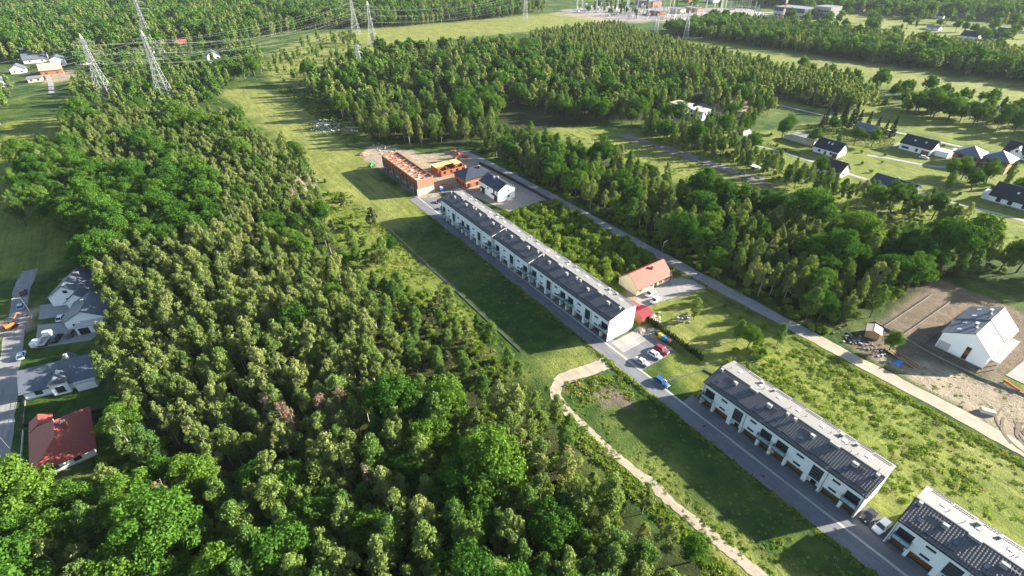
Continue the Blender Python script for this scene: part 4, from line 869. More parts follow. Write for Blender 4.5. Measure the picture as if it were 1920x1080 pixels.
for (a, b, s_, l) in [(1665,118,.6,'first'),]: pass
for (a, b, l) in [(1640,195,'small round tree in the open field behind the spruces'),(1658,197,'second small round tree in the open field behind the spruces'),(1704,207,'third small bush out in the open field'),(1612,190,'small bush at the end of the long birch belt')]: single('shrub', a, b, 1.7, l)
for i, (a, b, s_) in enumerate([(1545,236,.8),(1560,232,.95),(1575,236,1.0),(1590,240,.95),(1605,243,1.0),(1622,246,.9),(1640,250,.85),(1655,256,.8),(1668,258,1.05),(1598,234,1.0),(1580,230,1.),(1538,240,.7)]):
    x, y = G(a, b); zi = len(ZLAB)
    if i == 0: ZS = zi; ZLAB.append('dark spruce in the tall clump beside the clipped hedge in the village')
    put('spruce_tree', x, y, s_, ZS, 0, False)
# woods and belts
Z_B = {'birch_tree':'in the dense olive birch stand in the middle of the left wood','oak_tree':'among the birches in the middle of the left wood','aspen_tree':'among the birches in the middle of the left wood','dead_tree':'at the lower edge of the birch stand'}
zone([(-31,196),(6,192),(17,168),(34,150),(34,100),(26,84),(6,78),(-12,92),(-30,118)], 3.5, {'birch_tree':.95,'oak_tree':.02,'aspen_tree':.03}, Z_B, 1., True, (.62,1.08))
zone([(-40,245),(-36,203),(-31,192),(6,194),(10,262),(-26,282),(-38,312)], 5.3, {'oak_tree':.9,'birch_tree':.06,'aspen_tree':.04}, 'in the dark oak grove behind the birch stand', 1., True, (.85,1.1))
zone([(-30,390),(12,384),(40,342),(44,270),(34,225),(8,196),(10,262),(-26,282),(-36,320)], 3.7, {'birch_tree':.72,'oak_tree':.14,'aspen_tree':.14}, 'in the upper part of the left wood below the pylons', 1., True, (.75,1.0))
zone([(-42,440),(-45,350),(-62,336),(-60,262),(-44,246),(-36,250),(-36,320),(-28,330),(-30,392)], 4.8, {'oak_tree':.5,'aspen_tree':.3,'birch_tree':.2}, 'at the left edge of the upper wood by the shaded field', 1., False, (.8,1.0))
zone([(17,168),(8,196),(34,228),(42,275),(54,300),(55,262),(48,215),(36,150)], 4.6, {'birch_tree':.4,'aspen_tree':.35,'oak_tree':.25}, 'along the sunny right edge of the left wood', 1., True, (.6,.9))
zone([(36,225),(38,150),(36,100),(56,80),(57,112),(52,135),(52,165),(54,200),(58,238)], 5.4, {'shrub':.6,'pine_tree':.16,'aspen_tree':.24}, 'on the scrubby slope beside the shaded lawn', .8, True, (.6,1.0))
zone([(34,140),(32,84),(50,68),(57,74),(58,118),(46,140)], 3.3, {'aspen_tree':.42,'shrub':.58}, 'in the young sunlit thicket beside the shaded lawn', 1., True, (.5,.8))
zone([(-6,78),(24,80),(36,70),(47,71),(46,40),(48,6),(50,-8),(56,-25),(20,-10),(-20,60)], 3.8, {'oak_tree':.36,'aspen_tree':.27,'birch_tree':.37}, 'in the mixed wood at the bottom of the picture', 1., False, (.82,1.2))
zone([(-30,122),(-12,92),(-4,78),(-22,58),(-60,70),(-60,98),(-33,98),(-31,112)], 5.2, {'oak_tree':.66,'aspen_tree':.16,'birch_tree':.18}, 'in the wood beside the red hipped roof', 1., False, (.8,1.1))
zone([(46,66),(55,66),(54.5,40),(55,20),(57,0),(60,-20),(52,-20),(48,6)], 4.0, {'aspen_tree':.5,'shrub':.2,'oak_tree':.15,'birch_tree':.15}, 'between the lower wood and the sandy track', .9, False, (.5,.82))
ZD = len(ZLAB); ZLAB.append('at the lower edge of the birch stand')
for (a,b) in [(615,800),(635,815),(520,800),(545,815),(590,790),(300,870),(1000,1010),(650,790),(900,960),(700,930),(330,960),(560,830),(1060,900)]:
    x, y = G(a, b, 2); put('dead_tree', x, y, .95, ZD, 0, False)
zone([(97,282),(97,420),(125,455),(205,515),(205,300),(150,238),(132,243),(112,262),(101,270)], 5.0, {'birch_tree':.30,'oak_tree':.2,'aspen_tree':.4,'shrub':.1}, 'in the wood behind the brick building site', .95, True, (.6,1.15), [rect(172,212,380,416), rect(155,190,308,338), [(120,400),(150,330),(165,330),(150,420)]])
zone([(120,410),(152,330),(168,325),(160,300),(190,310),(215,420),(160,440)], 7.5, {'shrub':.7,'aspen_tree':.3}, 'in the scrubby clearing behind the building site', .6, True, (.5,.9))
zone([(205,515),(330,470),(368,440),(352,330),(358,200),(330,176),(300,192),(268,188),(240,215),(208,250),(205,300)], 5.6, {'birch_tree':.42,'oak_tree':.26,'aspen_tree':.32}, 'in the mixed wood above the long field', .88, True, (.55,1.15), [rect(362,400,405,450), rect(262,305,190,225)])
zone([(139.5,236),(139.5,150),(139.5,44),(146,40),(166,37),(200,36),(229,18),(232,6),(240,6),(224,42),(212,62),(196,90),(184,130),(180,165),(172,212),(160,236)], 4.6, {'oak_tree':.36,'aspen_tree':.38,'birch_tree':.26}, 'in the roadside belt along the dirt road', 1., True, (.6,1.05))
zone([(138.6,232),(138.6,38),(141.5,38),(141.5,232)], 2.6, {'shrub':.8,'aspen_tree':.2}, 'at the foot of the roadside belt', .85, False, (.5,.9))
zone([(196,95),(212,62),(226,42),(245,25),(250,40),(225,75),(205,118)], 9., {'birch_tree':.5,'aspen_tree':.5}, 'at the ragged field edge of the roadside belt', .5, True, (.4,.8))
zone([(228,205),(231,150),(231,110),(235,66),(241,40),(252,40),(251,60),(243,96),(246,120),(258,150),(250,205)], 3.6, {'aspen_tree':.5,'shrub':.25,'birch_tree':.15,'oak_tree':.1}, 'in the tree row between the field and the village lane', 1., True, (.55,.9))
zone([(246,215),(250,150),(266,160),(290,165),(320,178),(350,190),(356,230),(300,190),(268,192)], 5.5, {'birch_tree':.55,'aspen_tree':.3,'oak_tree':.15}, 'around the village houses above the gravel strip', .8, True, (.7,1.0))
zone([(98,158),(98,96),(106,96),(109,97),(126,97),(131,100),(131,156),(122,158)], 2.1, {'shrub':1.}, 'in the overgrown plot behind the white row', .85, False, (.5,1.45))
zone([(100,52),(102,46),(118,47),(130,52),(130,72),(126,72),(122,58)], 4.4, {'shrub':.8,'aspen_tree':.2}, 'in the cottage garden', .55, False, (.4,.8))
zone([(278,64),(318,74),(325,40),(284,34)], 6., {'oak_tree':.5,'shrub':.3,'aspen_tree':.2}, 'in the village gardens', .75, True, (.5,.8))
zone([(245,165),(255,60),(330,110),(352,150)], 9., {'shrub':.55,'oak_tree':.3,'aspen_tree':.15}, 'on the village lawns', .5, True, (.45,.75))
zone([(352,145),(354,80),(347,80),(346,145)], 6, {'shrub':.7,'oak_tree':.3}, 'behind the village houses', .6, True, (.5,.7))
zone([(372,512),(520,525),(474,402),(456,290),(445,185),(412,152),(376,150),(370,280),(366,430)], 5.0, {'birch_tree':.7,'aspen_tree':.3}, 'in the long birch belt in the middle distance', 1., True, (.72,.92))
zone([(458,440),(460,250),(480,250),(482,120),(450,60),(430,60),(430,150),(446,190),(456,300)], 7.5, {'oak_tree':.3,'shrub':.5,'aspen_tree':.2}, 'in the bushes beside the long birch belt', .6, True, (.5,.85))
zone([(400,140),(440,140),(455,20),(420,20)], 6., {'oak_tree':.7,'aspen_tree':.3}, 'in the dark copse behind the open field', .95, True, (.7,.95))
zone([(540,430),(570,470),(612,460),(640,200),(650,40),(576,40),(570,200),(552,330)], 6.2, {'oak_tree':.6,'aspen_tree':.25,'birch_tree':.15}, 'in the second long belt', 1., True, (.8,1.05))
zone([(622,460),(705,470),(712,260),(716,60),(664,40),(652,210)], 6.2, {'birch_tree':.55,'aspen_tree':.3,'oak_tree':.15}, 'in the third long belt', .95, True, (.75,.95))
zone([(720,420),(900,470),(930,420),(930,60),(725,60)], 24., {'oak_tree':.7,'aspen_tree':.3}, 'scattered over the far meadows', .55, True, (.8,1.1))
zone([(900,560),(940,430),(925,100),(940,-60),(1900,-60),(1900,900),(1200,900)], 8.5, {'oak_tree':.5,'aspen_tree':.3,'birch_tree':.2}, 'in the far woods at the upper right', .85, True, (.7,1.35), [rect(940,1010,160,330)])
zone([(-260,690),(-120,690),(0,640),(95,660),(190,735),(300,690),(400,690),(470,690),(560,715),(560,760),(600,900),(900,1000),(900,1500),(-700,1500)], 7.4, {'birch_tree':.38,'aspen_tree':.34,'oak_tree':.28}, 'in the far woods along the horizon', .93, True, (.65,1.35), [rect(-30,80,655,690)])
zone([(-300,690),(-80,690),(-80,480),(-79,330),(-260,330)], 7., {'oak_tree':.35,'aspen_tree':.4,'birch_tree':.25}, 'around the houses at the upper left', .85, True, (.7,.95), [rect(-130,-46,540,690)])
zone([(-40,690),(-44,440),(-30,392),(14,386),(44,420),(56,470),(88,500),(110,590),(100,655),(0,640)], 6.0, {'birch_tree':.3,'aspen_tree':.4,'oak_tree':.15,'shrub':.15}, 'around the big pylons', .88, True, (.55,.9), [rect(40,82,570,630), rect(-46,-20,540,600), rect(6,40,590,625)])
zone([(94,430),(84,470),(110,560),(190,660),(240,590),(160,500),(120,455)], 9., {'shrub':.5,'aspen_tree':.35,'birch_tree':.15}, 'on the rough heath below the power lines', .6, True, (.6,.95))
zone([(84,288),(97,280),(97,430),(86,450),(88,340)], 6.5, {'shrub':.8,'aspen_tree':.2}, 'along the right edge of the mown strip', .6, True, (.5,.85))
zone([(600,560),(590,700),(700,730),(760,740),(900,560),(820,560),(740,660)], 16, {'aspen_tree':.6,'oak_tree':.4}, 'around the substation', .5, False, (.7,.9))
zone([(535,455),(600,470),(640,480),(690,480),(640,430),(540,430)], 8., {'oak_tree':1.}, 'between the substation and the belts', .9, False, (.8,1.))

def under(poly, n, lo, hi, seed):
    r = random.Random(seed); zi = len(ZLAB); ZLAB.append('in the undergrowth of the woods'); xs = [p[0] for p in poly]; ys = [p[1] for p in poly]
    for _ in range(n):
        x, y = r.uniform(min(xs),max(xs)), r.uniform(min(ys),max(ys))
        if inpoly(np.array([x]),np.array([y]),poly)[0]: UNDER.append((x, y, -.03, r.uniform(lo,hi), r.uniform(0,6.28), r.randrange(5)))
UNDER = []
under([(-30,120),(-4,78),(24,80),(48,72),(49,40),(51,0),(58,-25),(20,-15),(-50,70)], 2600, .5, 1.0, 1); under([(-31,196),(34,150),(40,225),(46,300),(10,384),(-40,400),(-60,300),(-36,240)], 1500, .6, 1.2, 2); under([(139,232),(139,42),(200,36),(228,20),(212,62),(184,130),(172,212)], 1500, .5, 1.1, 3)
DESC = {'birch_tree':'olive green birch','oak_tree':'rounded deep green oak','aspen_tree':'upright mid green leafy tree','pine_tree':'bushy grey green young pine','spruce_tree':'dark pointed spruce','shrub':'low light green shrub','dead_tree':'withered brown birch','thuja_shrub':'narrow clipped thuja'}
CAT = {'birch_tree':'tree','oak_tree':'tree','aspen_tree':'tree','pine_tree':'tree','spruce_tree':'tree','shrub':'shrub','dead_tree':'tree','thuja_shrub':'shrub'}
def plant(kind, x, y, sc, rz, var, label, group, z=-.03):
    e = empty(kind, (x, y, z), rz, label, CAT[kind], group); e.scale = (sc, sc, sc); cm, tm = PROTO[kind][var]
    link_mesh('stem' if kind in ('shrub','thuja_shrub') else 'trunk', tm, e); link_mesh('foliage' if kind in ('shrub','thuja_shrub') else 'crown', cm, e); return e
LAND = [((-40.6,118.6),'the red hipped roof'),((-40.8,144.6),'the grey roof with gabled porch'),((-35,172.6),'the white flat garage wing'),((-38.5,189.5),'the farthest left street house'),(G(565,640),'the bright round oak among the birches'),
 (G(203,188),'the left big pylon'),(G(313,188),'the right big pylon'),((86,215),'the unfinished brick row'),((115,178),'the solar panel house'),((116,90),'the cream cottage'),((101,78),'the red roofed sheds'),((90,75),'the sunlit end wall'),((99,66),'the waste containers'),
 (G(1240,719),'the blue car'),((60,67),'the bend of the sandy track'),((92,27),'the nearest complete row house'),((166,15),'the white twin house'),(G(1612,650),'the scrap heap'),(G(1690,672),'the stacked timber beams'),(G(1590,478),'the lone oak at the field edge'),
 ((225,160),'the gravel strip'),((284,208),'the white house shell'),(G(1384,264),'the small steep roofed house'),(G(1504,268),'the flat roofed garage'),(G(1600,240),'the village spruces'),(G(1712,286),'the modern white village house'),(G(1830,312),'the brick twin house'),
 (G(1662,358),'the blue grey bungalow'),(G(1905,392),'the large dark roofed house'),(G(605,237),'the white rubble'),(G(22,614),'the orange excavator'),(G(100,138),'the orange roof boards'),((720,600),'the substation'),((800,440),'the industrial hall'),(G(677,140),'the slim pylon'),
 (G(705,500),'the small pine in the clearing'),(G(615,800),'the withered birches'),(G(60,1020),'the lower left picture corner'),(G(480,1060),'the bottom edge left of its middle'),(G(960,1060),'the middle of the bottom edge'),(G(1250,1040),'the lower end of the track'),
 (G(300,700),'the centre of the birch stand'),(G(400,520),'the upper edge of the birch stand'),(G(250,560),'the left edge of the birch stand'),(G(480,740),'the lower edge of the birch stand'),(G(620,700),'the right edge of the birch stand'),(G(280,400),'the middle of the oak grove'),(G(520,400),'the wood opposite the brick row'),(G(330,270),'the upper middle of the left wood'),
 (G(620,900),'the dark gap in the lower wood'),(G(800,900),'the lower wood beside the track'),(G(420,920),'the lower wood beyond the red roof'),(G(860,700),'the sunlit thicket'),(G(1000,330),'the upper end of the roadside belt'),(G(1150,400),'the belt above the overgrown plot'),(G(1300,450),'the belt above the cottage'),(G(1480,560),'the belt above the garden'),(G(1750,560),'the right end of the belt'),
 (G(1010,430),'the middle of the overgrown plot'),(G(950,400),'the upper end of the overgrown plot'),(G(1120,490),'the lower end of the overgrown plot'),(G(220,360),'the left side of the oak grove'),(G(350,380),'the right side of the oak grove'),(G(260,440),'the lower side of the oak grove'),(G(330,320),'the upper side of the oak grove'),(G(350,640),'the birches left of the bright oak'),(G(430,700),'the birches below the bright oak'),(G(520,560),'the birches above the bright oak'),(G(300,600),'the birches beside the paved yard'),(G(400,600),'the heart of the birch stand'),(G(1060,450),'the plot beside the dirt road'),(G(1000,470),'the plot behind the middle row'),(G(1080,500),'the plot behind the end wall'),(G(920,420),'the plot behind the farthest row'),(G(1050,400),'the plot below the road bend'),(G(800,640),'the left part of the sunlit thicket'),(G(900,640),'the thicket edge on the lawn'),(G(1600,560),'the belt behind the hut'),(G(1380,500),'the belt opposite the garden'),(G(680,300),'the sandy building site edge'),(G(800,230),'the wood above the building site'),(G(600,180),'the right edge of the mown strip'),(G(720,470),'the edge of the shaded lawn')]
LXY = np.array([p for p, _ in LAND]); ORD = ['nearest','second nearest','third nearest','fourth nearest','fifth nearest','sixth nearest','seventh nearest','eighth nearest','ninth nearest','tenth nearest','eleventh nearest','twelfth nearest']
SHORT = {'birch_tree':'olive birch','oak_tree':'deep green oak','aspen_tree':'upright leafy tree','pine_tree':'grey green pine','spruce_tree':'dark spruce','shrub':'light green shrub','dead_tree':'withered brown birch'}
PLACES = ('behind','in','at','along','on','around','among','scattered','between')
MAXI = 300
for kd, rows in TREES.items():
    vis = []; rest = []
    for t in rows:
        px, py, d = project(t[0], t[1], 5)
        if 0 <= px <= 1920 and 0 <= py <= 1100: vis.append((t[2]/d, t))
        else: rest.append(t)
    own = [a for a in vis if not isinstance(ZLAB[a[1][5]], dict) and ZLAB[a[1][5]].split()[0] not in PLACES]; oth = [a for a in vis if a not in own]
    oth.sort(key=lambda a: -a[0]); take = (own + oth)[:MAXI]; rest += [t for _, t in (own + oth)[MAXI:]]
    byl = {}
    for i, (_, t) in enumerate(take):
        z = ZLAB[t[5]]
        if isinstance(z, dict) or z.split()[0] in PLACES:
            dd = np.hypot(LXY[:,0]-t[0], LXY[:,1]-t[1]); k = int(np.argmin(dd)); byl.setdefault(k, []).append((dd[k], i))
    lab = {}
    for k, l in byl.items():
        l.sort()
        for q, (dd, i) in enumerate(l):
            lab[i] = ('%s, %s of its kind to %s' % (SHORT[kd], ORD[q], LAND[k][1])) if q < len(ORD) else '%s in the crowd round %s' % (SHORT[kd], LAND[k][1])
    for i, (_, (x, y, sc, rz, var, zi)) in enumerate(take):
        z = ZLAB[zi]; ph = z if not isinstance(z, dict) else 'in the birch stand of the left wood'
        if i in lab: grp = SHORT[kd] + ' group ' + (ph if ' in the crowd ' not in lab[i] else lab[i].split(' in the ',1)[1])
        else: lab[i] = ph; grp = 'spruces in the village clump' if kd == 'spruce_tree' else {'tree':'single trees','shrub':'single bushes'}[CAT[kd]]
        plant(kd, x, y, sc, rz, var, lab[i], grp)
    nearp = [(x,y,-.03,sc,rz,var) for (x,y,sc,rz,var,zi) in rest if depth_of(x,y) < 330]; farp = [(x,y,-.03,sc,rz,var) for (x,y,sc,rz,var,zi) in rest if depth_of(x,y) >= 330]
    if kd == 'shrub': nearp += UNDER
    nm = {'birch_tree':'birch_wood','oak_tree':'oak_wood','aspen_tree':'mixed_wood','shrub':'scrub','pine_tree':'pine_scrub','dead_tree':'withered_wood'}.get(kd, kd+'_mass')
    for pp, cc, far_ in ((nearp, FULL[kd], ''), (farp, FARP[kd], 'far_')):
        o = scatter(far_ + nm, pp, cc)
        if o: tag(o, {'birch_tree':'olive birches','oak_tree':'dark green oaks','aspen_tree':'mixed leafy trees','shrub':'low scrub','pine_tree':'young pines'}.get(kd, 'withered trees') + (' of the distant woods massed towards the horizon' if far_ else ' massed behind the nearer trees of the woods'), 'woodland')
# ---------------------------------------------------------------- pylons, wires, masts
def lattice(mb, z0, z1, h0, h1, n, rl=.16, rb=.08):
    """tapering four legged lattice between heights z0..z1 with half widths h0..h1"""
    q = lambda k: (z0+(z1-z0)*k/n, h0+(h1-h0)*k/n)
    C = ((-1,-1),(1,-1),(1,1),(-1,1))
    for k in range(n):
        (za, a), (zb, b) = q(k), q(k+1)
        for i in range(4):
            c0, c1 = C[i], C[(i+1) % 4]
            mb.bar((c0[0]*a,c0[1]*a,za),(c0[0]*b,c0[1]*b,zb),rl,4)
            mb.bar((c0[0]*a,c0[1]*a,za),(c1[0]*b,c1[1]*b,zb),rb,3); mb.bar((c1[0]*a,c1[1]*a,za),(c0[0]*b,c0[1]*b,zb),rb,3)
            mb.bar((c0[0]*b,c0[1]*b,zb),(c1[0]*b,c1[1]*b,zb),rb,3)
PYL = []
def pylon(px, py, H, label, rz=0., base=4.2, arms=(.60,.74,.88), reach=(7,9.5,6.5), k=1.0, world=None):
    x, y = world or G(px, py); t = empty('pylon', (x, y, 0), rz, label, 'pylon', 'lattice power pylons')
    m = MB(); lattice(m, 0, H*.56, base, 1.5, 6, .17*k, .085*k); m.build('lower_lattice', M['steel_galv'], t)
    m = MB(); lattice(m, H*.56, H*.93, 1.5, .75, 7, .13*k, .07*k); m.build('upper_lattice', M['steel_galv'], t)
    m = MB()
    for s in ((-1,-1),(1,-1),(1,1),(-1,1)): m.bar((s[0]*.75,s[1]*.75,H*.93),(0,0,H),.1*k,3)
    m.build('peak', M['steel_galv'], t); tips = [(0,0,H)]
    for a, rr in zip(arms, reach):
        m = MB(); z = H*a
        for s in (-1, 1):
            for d in (-1, 1):
                m.bar((s*.9,d*.9,z),(s*rr,0,z+.1),.1*k,3); m.bar((s*.8,d*.8,z+2.0),(s*rr,0,z+.15),.08*k,3)
            for u in (.3,.55,.78): m.bar((s*(.9+(rr-.9)*u),(1-u)*.9,z+.05),(s*(.9+(rr-.9)*u),(1-u)*-.9,z+.05),.06*k,3); m.bar((s*(.9+(rr-.9)*u),0,z+.05),(s*(.9+(rr-.9)*(u-.2)),0,z+2.0*(1-u+.1)),.06*k,3)
        arm = m.build('cross_arm', M['steel_galv'], t)
        for s in (-1, 1):
            MB().bar((s*rr,0,z),(s*rr,0,z-2.2),.1,5).build('insulator', mat('insulator_grey',(.35,.36,.38),.3), arm); tips.append((s*rr,0,z-2.2))
    for s in ((-1,-1),(1,-1),(1,1),(-1,1)): MB().box(s[0]*base-.5,s[0]*base+.5,s[1]*base-.5,s[1]*base+.5,-.2,.35).build('footing', M['concrete'], t)
    c, s = math.cos(rz), math.sin(rz); PYL.append([(x+a*c-b*s, y+a*s+b*c, z) for a,b,z in tips]); return t
WN = []
def wires(a, b, names, sag=7., r=.026):
    for i, (p, q) in enumerate(zip(a, b)):
        if i not in names: continue
        p, q = Vector(p), Vector(q); m = MB(); n = 14; prev = p
        for k in range(1, n+1):
            t = k/n; c = p.lerp(q, t); c.z -= sag*4*t*(1-t); m.bar(prev, c, r, 3); prev = c
        o = m.build('power_line', mat('wire_grey',(.32,.32,.33),.4,.05,1,.5)); WN.append(o); yield o
def hang(i, j, txt, names=(1,2,3,4,5,6), sag=7.):
    for k, o in enumerate(wires(PYL[i], PYL[j], names, sag)): tag(o, 'thin grey power cable %s' % txt, 'cable', 'cables '+txt)
LR = R(-60)
pylon(203, 188, 43, 'left of the two big lattice pylons rising from the left wood', R(-25), 4.8)
pylon(313, 188, 45, 'right of the two big lattice pylons rising from the left wood', R(-25), 4.8)
pylon(283, 84, 46, 'lattice pylon seen behind the right big pylon', R(-25), 4.8)
pylon(700, 86, 42, 'right lattice pylon of the pair at the heath corner', R(-35), 5.0)
pylon(668, 66, 44, 'left lattice pylon of the pair at the heath corner', R(-35), 5.0)
pylon(985, 38, 42, 'slender pylon beside the substation at the top of the picture', R(-50), 3.0)
pylon(1285, 72, 30, 'lattice pylon in the field behind the long birch belt', R(30), 2.8, (.66,.86), (6,4.5))
pylon(1229, 66, 24, 'smaller rusty pylon left of the field pylon', R(30), 2.2, (.7,.88), (4.5,3.5))
pylon(677, 140, 24, 'slim pylon at the edge of the wood right of the mown strip', R(-30), 1.8, (.72,.9), (4.0,3.0))
pylon(0, 0, 43, 'pylon beyond the left picture edge', R(-25), 4.8, world=(-230, 420)); pylon(0, 0, 44, 'pylon beyond the left picture edge, second line', R(-25), 4.8, world=(-215, 380))
hang(0, 4, 'between the left big pylon and the heath pair', sag=9); hang(1, 3, 'between the right big pylon and the heath pair', sag=9); hang(3, 5, 'from the heath pair towards the substation', sag=8); hang(9, 0, 'leaving the left big pylon to the left', sag=8); hang(10, 1, 'leaving the right big pylon to the left', sag=8)
hang(6, 7, 'between the two field pylons', (1,2,3,4), 2)
x, y = G(1466, 38); t = empty('radio_mast', (x, y, 0), 0, 'slim red and white mast in front of the industrial hall', 'mast')
for k in range(7):
    m = MB(); lattice(m, k*7, k*7+7, 1.0-.08*k, .92-.08*k, 3, .16, .09); m.build('mast_section', mat('mast_red',(.5,.07,.04)) if k % 2 == 0 else M['frame_white'], t)
rs = random.Random(5); n = 0
yard = [(585,560),(590,720),(700,720),(860,560),(800,470),(690,500)]
while n < 46:
    x, y = rs.uniform(585,860), rs.uniform(470,720)
    if not inpoly(np.array([x]), np.array([y]), yard)[0]: continue
    n += 1
    if n % 3 == 0:
        h = rs.uniform(24,36); t = empty('lightning_mast', (x,y,0), 0, 'tall thin pale mast in the substation', 'mast', 'tall masts of the substation'); m = MB(); lattice(m, 0, h*.8, .8, .35, 8, .13, .07); m.build('shaft', M['steel_galv'], t); MB().bar((0,0,h*.8),(0,0,h),.12,4,.04).build('spike', M['steel_galv'], t)
    else:
        w_, h = rs.uniform(12,18), rs.uniform(9,14); t = empty('busbar_gantry', (x,y,0), R(35)+rs.choice((0,R(90))), 'pale steel gantry in the substation', 'gantry', 'gantries of the substation')
        for s in (-1,1): m = MB(); lattice(m, 0, h, .7, .45, 4, .14, .08); o = m.build('leg', M['steel_galv'], t); o.location = (s*w_/2,0,0)
        m = MB()
        for k in range(8):
            u0, u1 = -w_/2+w_*k/8, -w_/2+w_*(k+1)/8; m.bar((u0,-.5,h),(u1,-.5,h),.13,3).bar((u0,.5,h),(u1,.5,h),.13,3).bar((u0,-.5,h),(u1,.5,h),.08,3).bar((u0,0,h+.9),(u1,0,h+.9),.12,3).bar((u0,0,h+.9),(u1,.5,h),.07,3)
        m.build('beam', M['steel_galv'], t)
        for k in range(3): MB().bar((-w_/3+k*w_/3,0,h),(-w_/3+k*w_/3,0,h-2.4),.16,5).build('insulator', M['insulator_grey'], t)
n = 0
while n < 60:
    x, y = rs.uniform(585,860), rs.uniform(470,720)
    if not inpoly(np.array([x]), np.array([y]), yard)[0]: continue
    n += 1; t = empty('switchgear', (x,y,0), R(35), 'low grey switchgear unit standing in the substation yard', 'switchgear', 'switchgear of the substation')
    MB().box(-2.2,2.2,-.8,.8,0,1.6+.8*(n % 3)).build('cabinet', M['steel_galv' if n % 3 else 'membrane_grey'], t)
    for k in (-1,0,1): MB().bar((k*1.5,0,1.6+.8*(n % 3)),(k*1.5,0,4.6+.6*(n % 2)),.18,6,.1).build('bushing', M['insulator_grey'], t)

# ---------------------------------------------------------------- vehicles
def paint(name, c):
    t = NT(name); t.b.inputs['Base Color'].default_value = (*c,1); t.b.inputs['Roughness'].default_value = .3; t.b.inputs['Coat Weight'].default_value = .5; t.b.inputs['Coat Roughness'].default_value = .08
    t.link(t.mix(t.noise(3,3,t.pos()), c, tuple(x*.9 for x in c)), t.b.inputs['Base Color']); M[name] = t.m
for n_, c_ in dict(car_silver=(.42,.44,.46),car_white=(.74,.74,.73),car_red=(.33,.02,.03),car_blue=(.02,.10,.26),car_black=(.015,.016,.02),car_lightblue=(.30,.42,.52),car_darkred=(.14,.015,.02),car_grey=(.09,.10,.11),machine_orange=(.60,.14,.02),machine_green=(.02,.28,.05)).items(): paint(n_, c_)
mat('tyre', (.02,.02,.02), .9); mat('rim', (.40,.40,.42), .35, .05, 1, .7); mat('lamp_clear', (.75,.75,.72), .15); mat('lamp_red', (.4,.02,.02), .3)
wheel_me = {}
def wheel_mesh(r=.32):
    if r in wheel_me: return wheel_me[r]
    a = MB().bar((0,-.11,0),(0,.11,0),r,14).mesh('tyre', M['tyre']); b = MB().bar((0,-.125,0),(0,.125,0),r*.62,10).mesh('rim', M['rim']); wheel_me[r] = (a, b); return a, b
def car(x, y, rz, label, colr, style='hatch', grp='parked cars'):
    t = empty('car', (x, y, .035), rz, label, 'car', grp); m = MB(); L = {'hatch':4.1,'sedan':4.5,'suv':4.4,'wagon':4.5}[style]; h = L/2; W = .88
    hb = .82 if style != 'suv' else .95; top = 1.46 if style != 'suv' else 1.68
    # lower body: stations along x (front = +x), half width, z bottom, z belt
    st = [(-h,.70,.38,hb-.08),(-h+.12,.82,.27,hb+.02),(-h*.55,W,.22,hb+.04),(0,W,.2,hb+.02),(h*.42,W,.22,hb-.02),(h*.72,.86,.24,hb-.12),(h-.14,.78,.28,hb-.24),(h,.62,.38,hb-.32)]
    V = []
    for (a, w, zb, zt) in st: V += [(a,-w*.92,zb),(a,-w,zb+.16),(a,-w,zt-.14),(a,-w*.88,zt),(a,w*.88,zt),(a,w,zt-.14),(a,w,zb+.16),(a,w*.92,zb)]
    F = []
    for k in range(len(st)-1):
        for i in range(8): F.append((k*8+i, k*8+(i+1) % 8, k*8+8+(i+1) % 8, k*8+8+i))
    F += [tuple(range(7,-1,-1)), tuple(range(len(V)-8, len(V)))]
    m.add(V, F); b = m.build('body', M[colr], t); 
    for p_ in b.data.polygons: p_.use_smooth = True
    f0, f1, r0, r1 = {'hatch':(h*.44,h*.12,-h*.62,-h*.93),'sedan':(h*.40,h*.10,-h*.34,-h*.62),'suv':(h*.45,h*.16,-h*.75,-h*.96),'wagon':(h*.42,h*.12,-h*.78,-h*.96)}[style]
    z0 = hb; wt = .64
    g = MB().hexa([(r1,-.78,z0),(f0,-.78,z0),(f0,.78,z0),(r1,.78,z0),(r0,-wt,top-.04),(f1,-wt,top-.04),(f1,wt,top-.04),(r0,wt,top-.04)]); gl = g.build('glasshouse', M['window_glass'], t)
    MB().hexa([(r0-.05,-wt-.03,top-.08),(f1+.08,-wt-.03,top-.08),(f1+.08,wt+.03,top-.08),(r0-.05,wt+.03,top-.08),(r0+.1,-wt+.06,top),(f1-.1,-wt+.06,top),(f1-.1,wt-.06,top),(r0+.1,wt-.06,top)]).build('roof_panel', M[colr], t)
    pm = MB()
    for s in (-1,1):
        for (a0, a1) in ((f0,f1),(r1,r0),((f0+r1)*.5,(f1+r0)*.5)): pm.bar((a0,s*.785,z0),(a1,s*(wt+.015),top-.06),.045,4)
    pl = pm.build('pillar', M[colr], t); tag(pl, kind='stuff')
    ta, tb = wheel_mesh(.32 if style != 'suv' else .36); zz = .32 if style != 'suv' else .36
    for s in (-1,1):
        for a in (-h*.6, h*.62): w = link_mesh('wheel', ta, t, (a,s*.80,zz)); link_mesh('rim', tb, w)
        MB().box(h-.16,h-.02,s*.52-.13,s*.52+.13,hb-.34,hb-.2).build('headlight', M['lamp_clear'], t); MB().box(-h-.015,-h+.08,s*.56-.12,s*.56+.12,hb-.24,hb-.08).build('tail_light', M['lamp_red'], t); MB().box(h*.36,h*.44,s*.96-.08,s*.96+.08,hb+.02,hb+.14).build('mirror', M[colr], t)
    return t
YD = R(-90)
x, y = G(1204,682); car(x,y+.3,YD+R(14),'silver sedan, nearest the road in the parking bays','car_silver','sedan')
x, y = G(1227,668); car(x,y,YD+R(10),'white hatchback between the silver and the red car in the parking bays','car_white','hatch')
x, y = G(1240,659); car(x,y,YD+R(10),'dark red car beside the waste containers','car_red','suv')
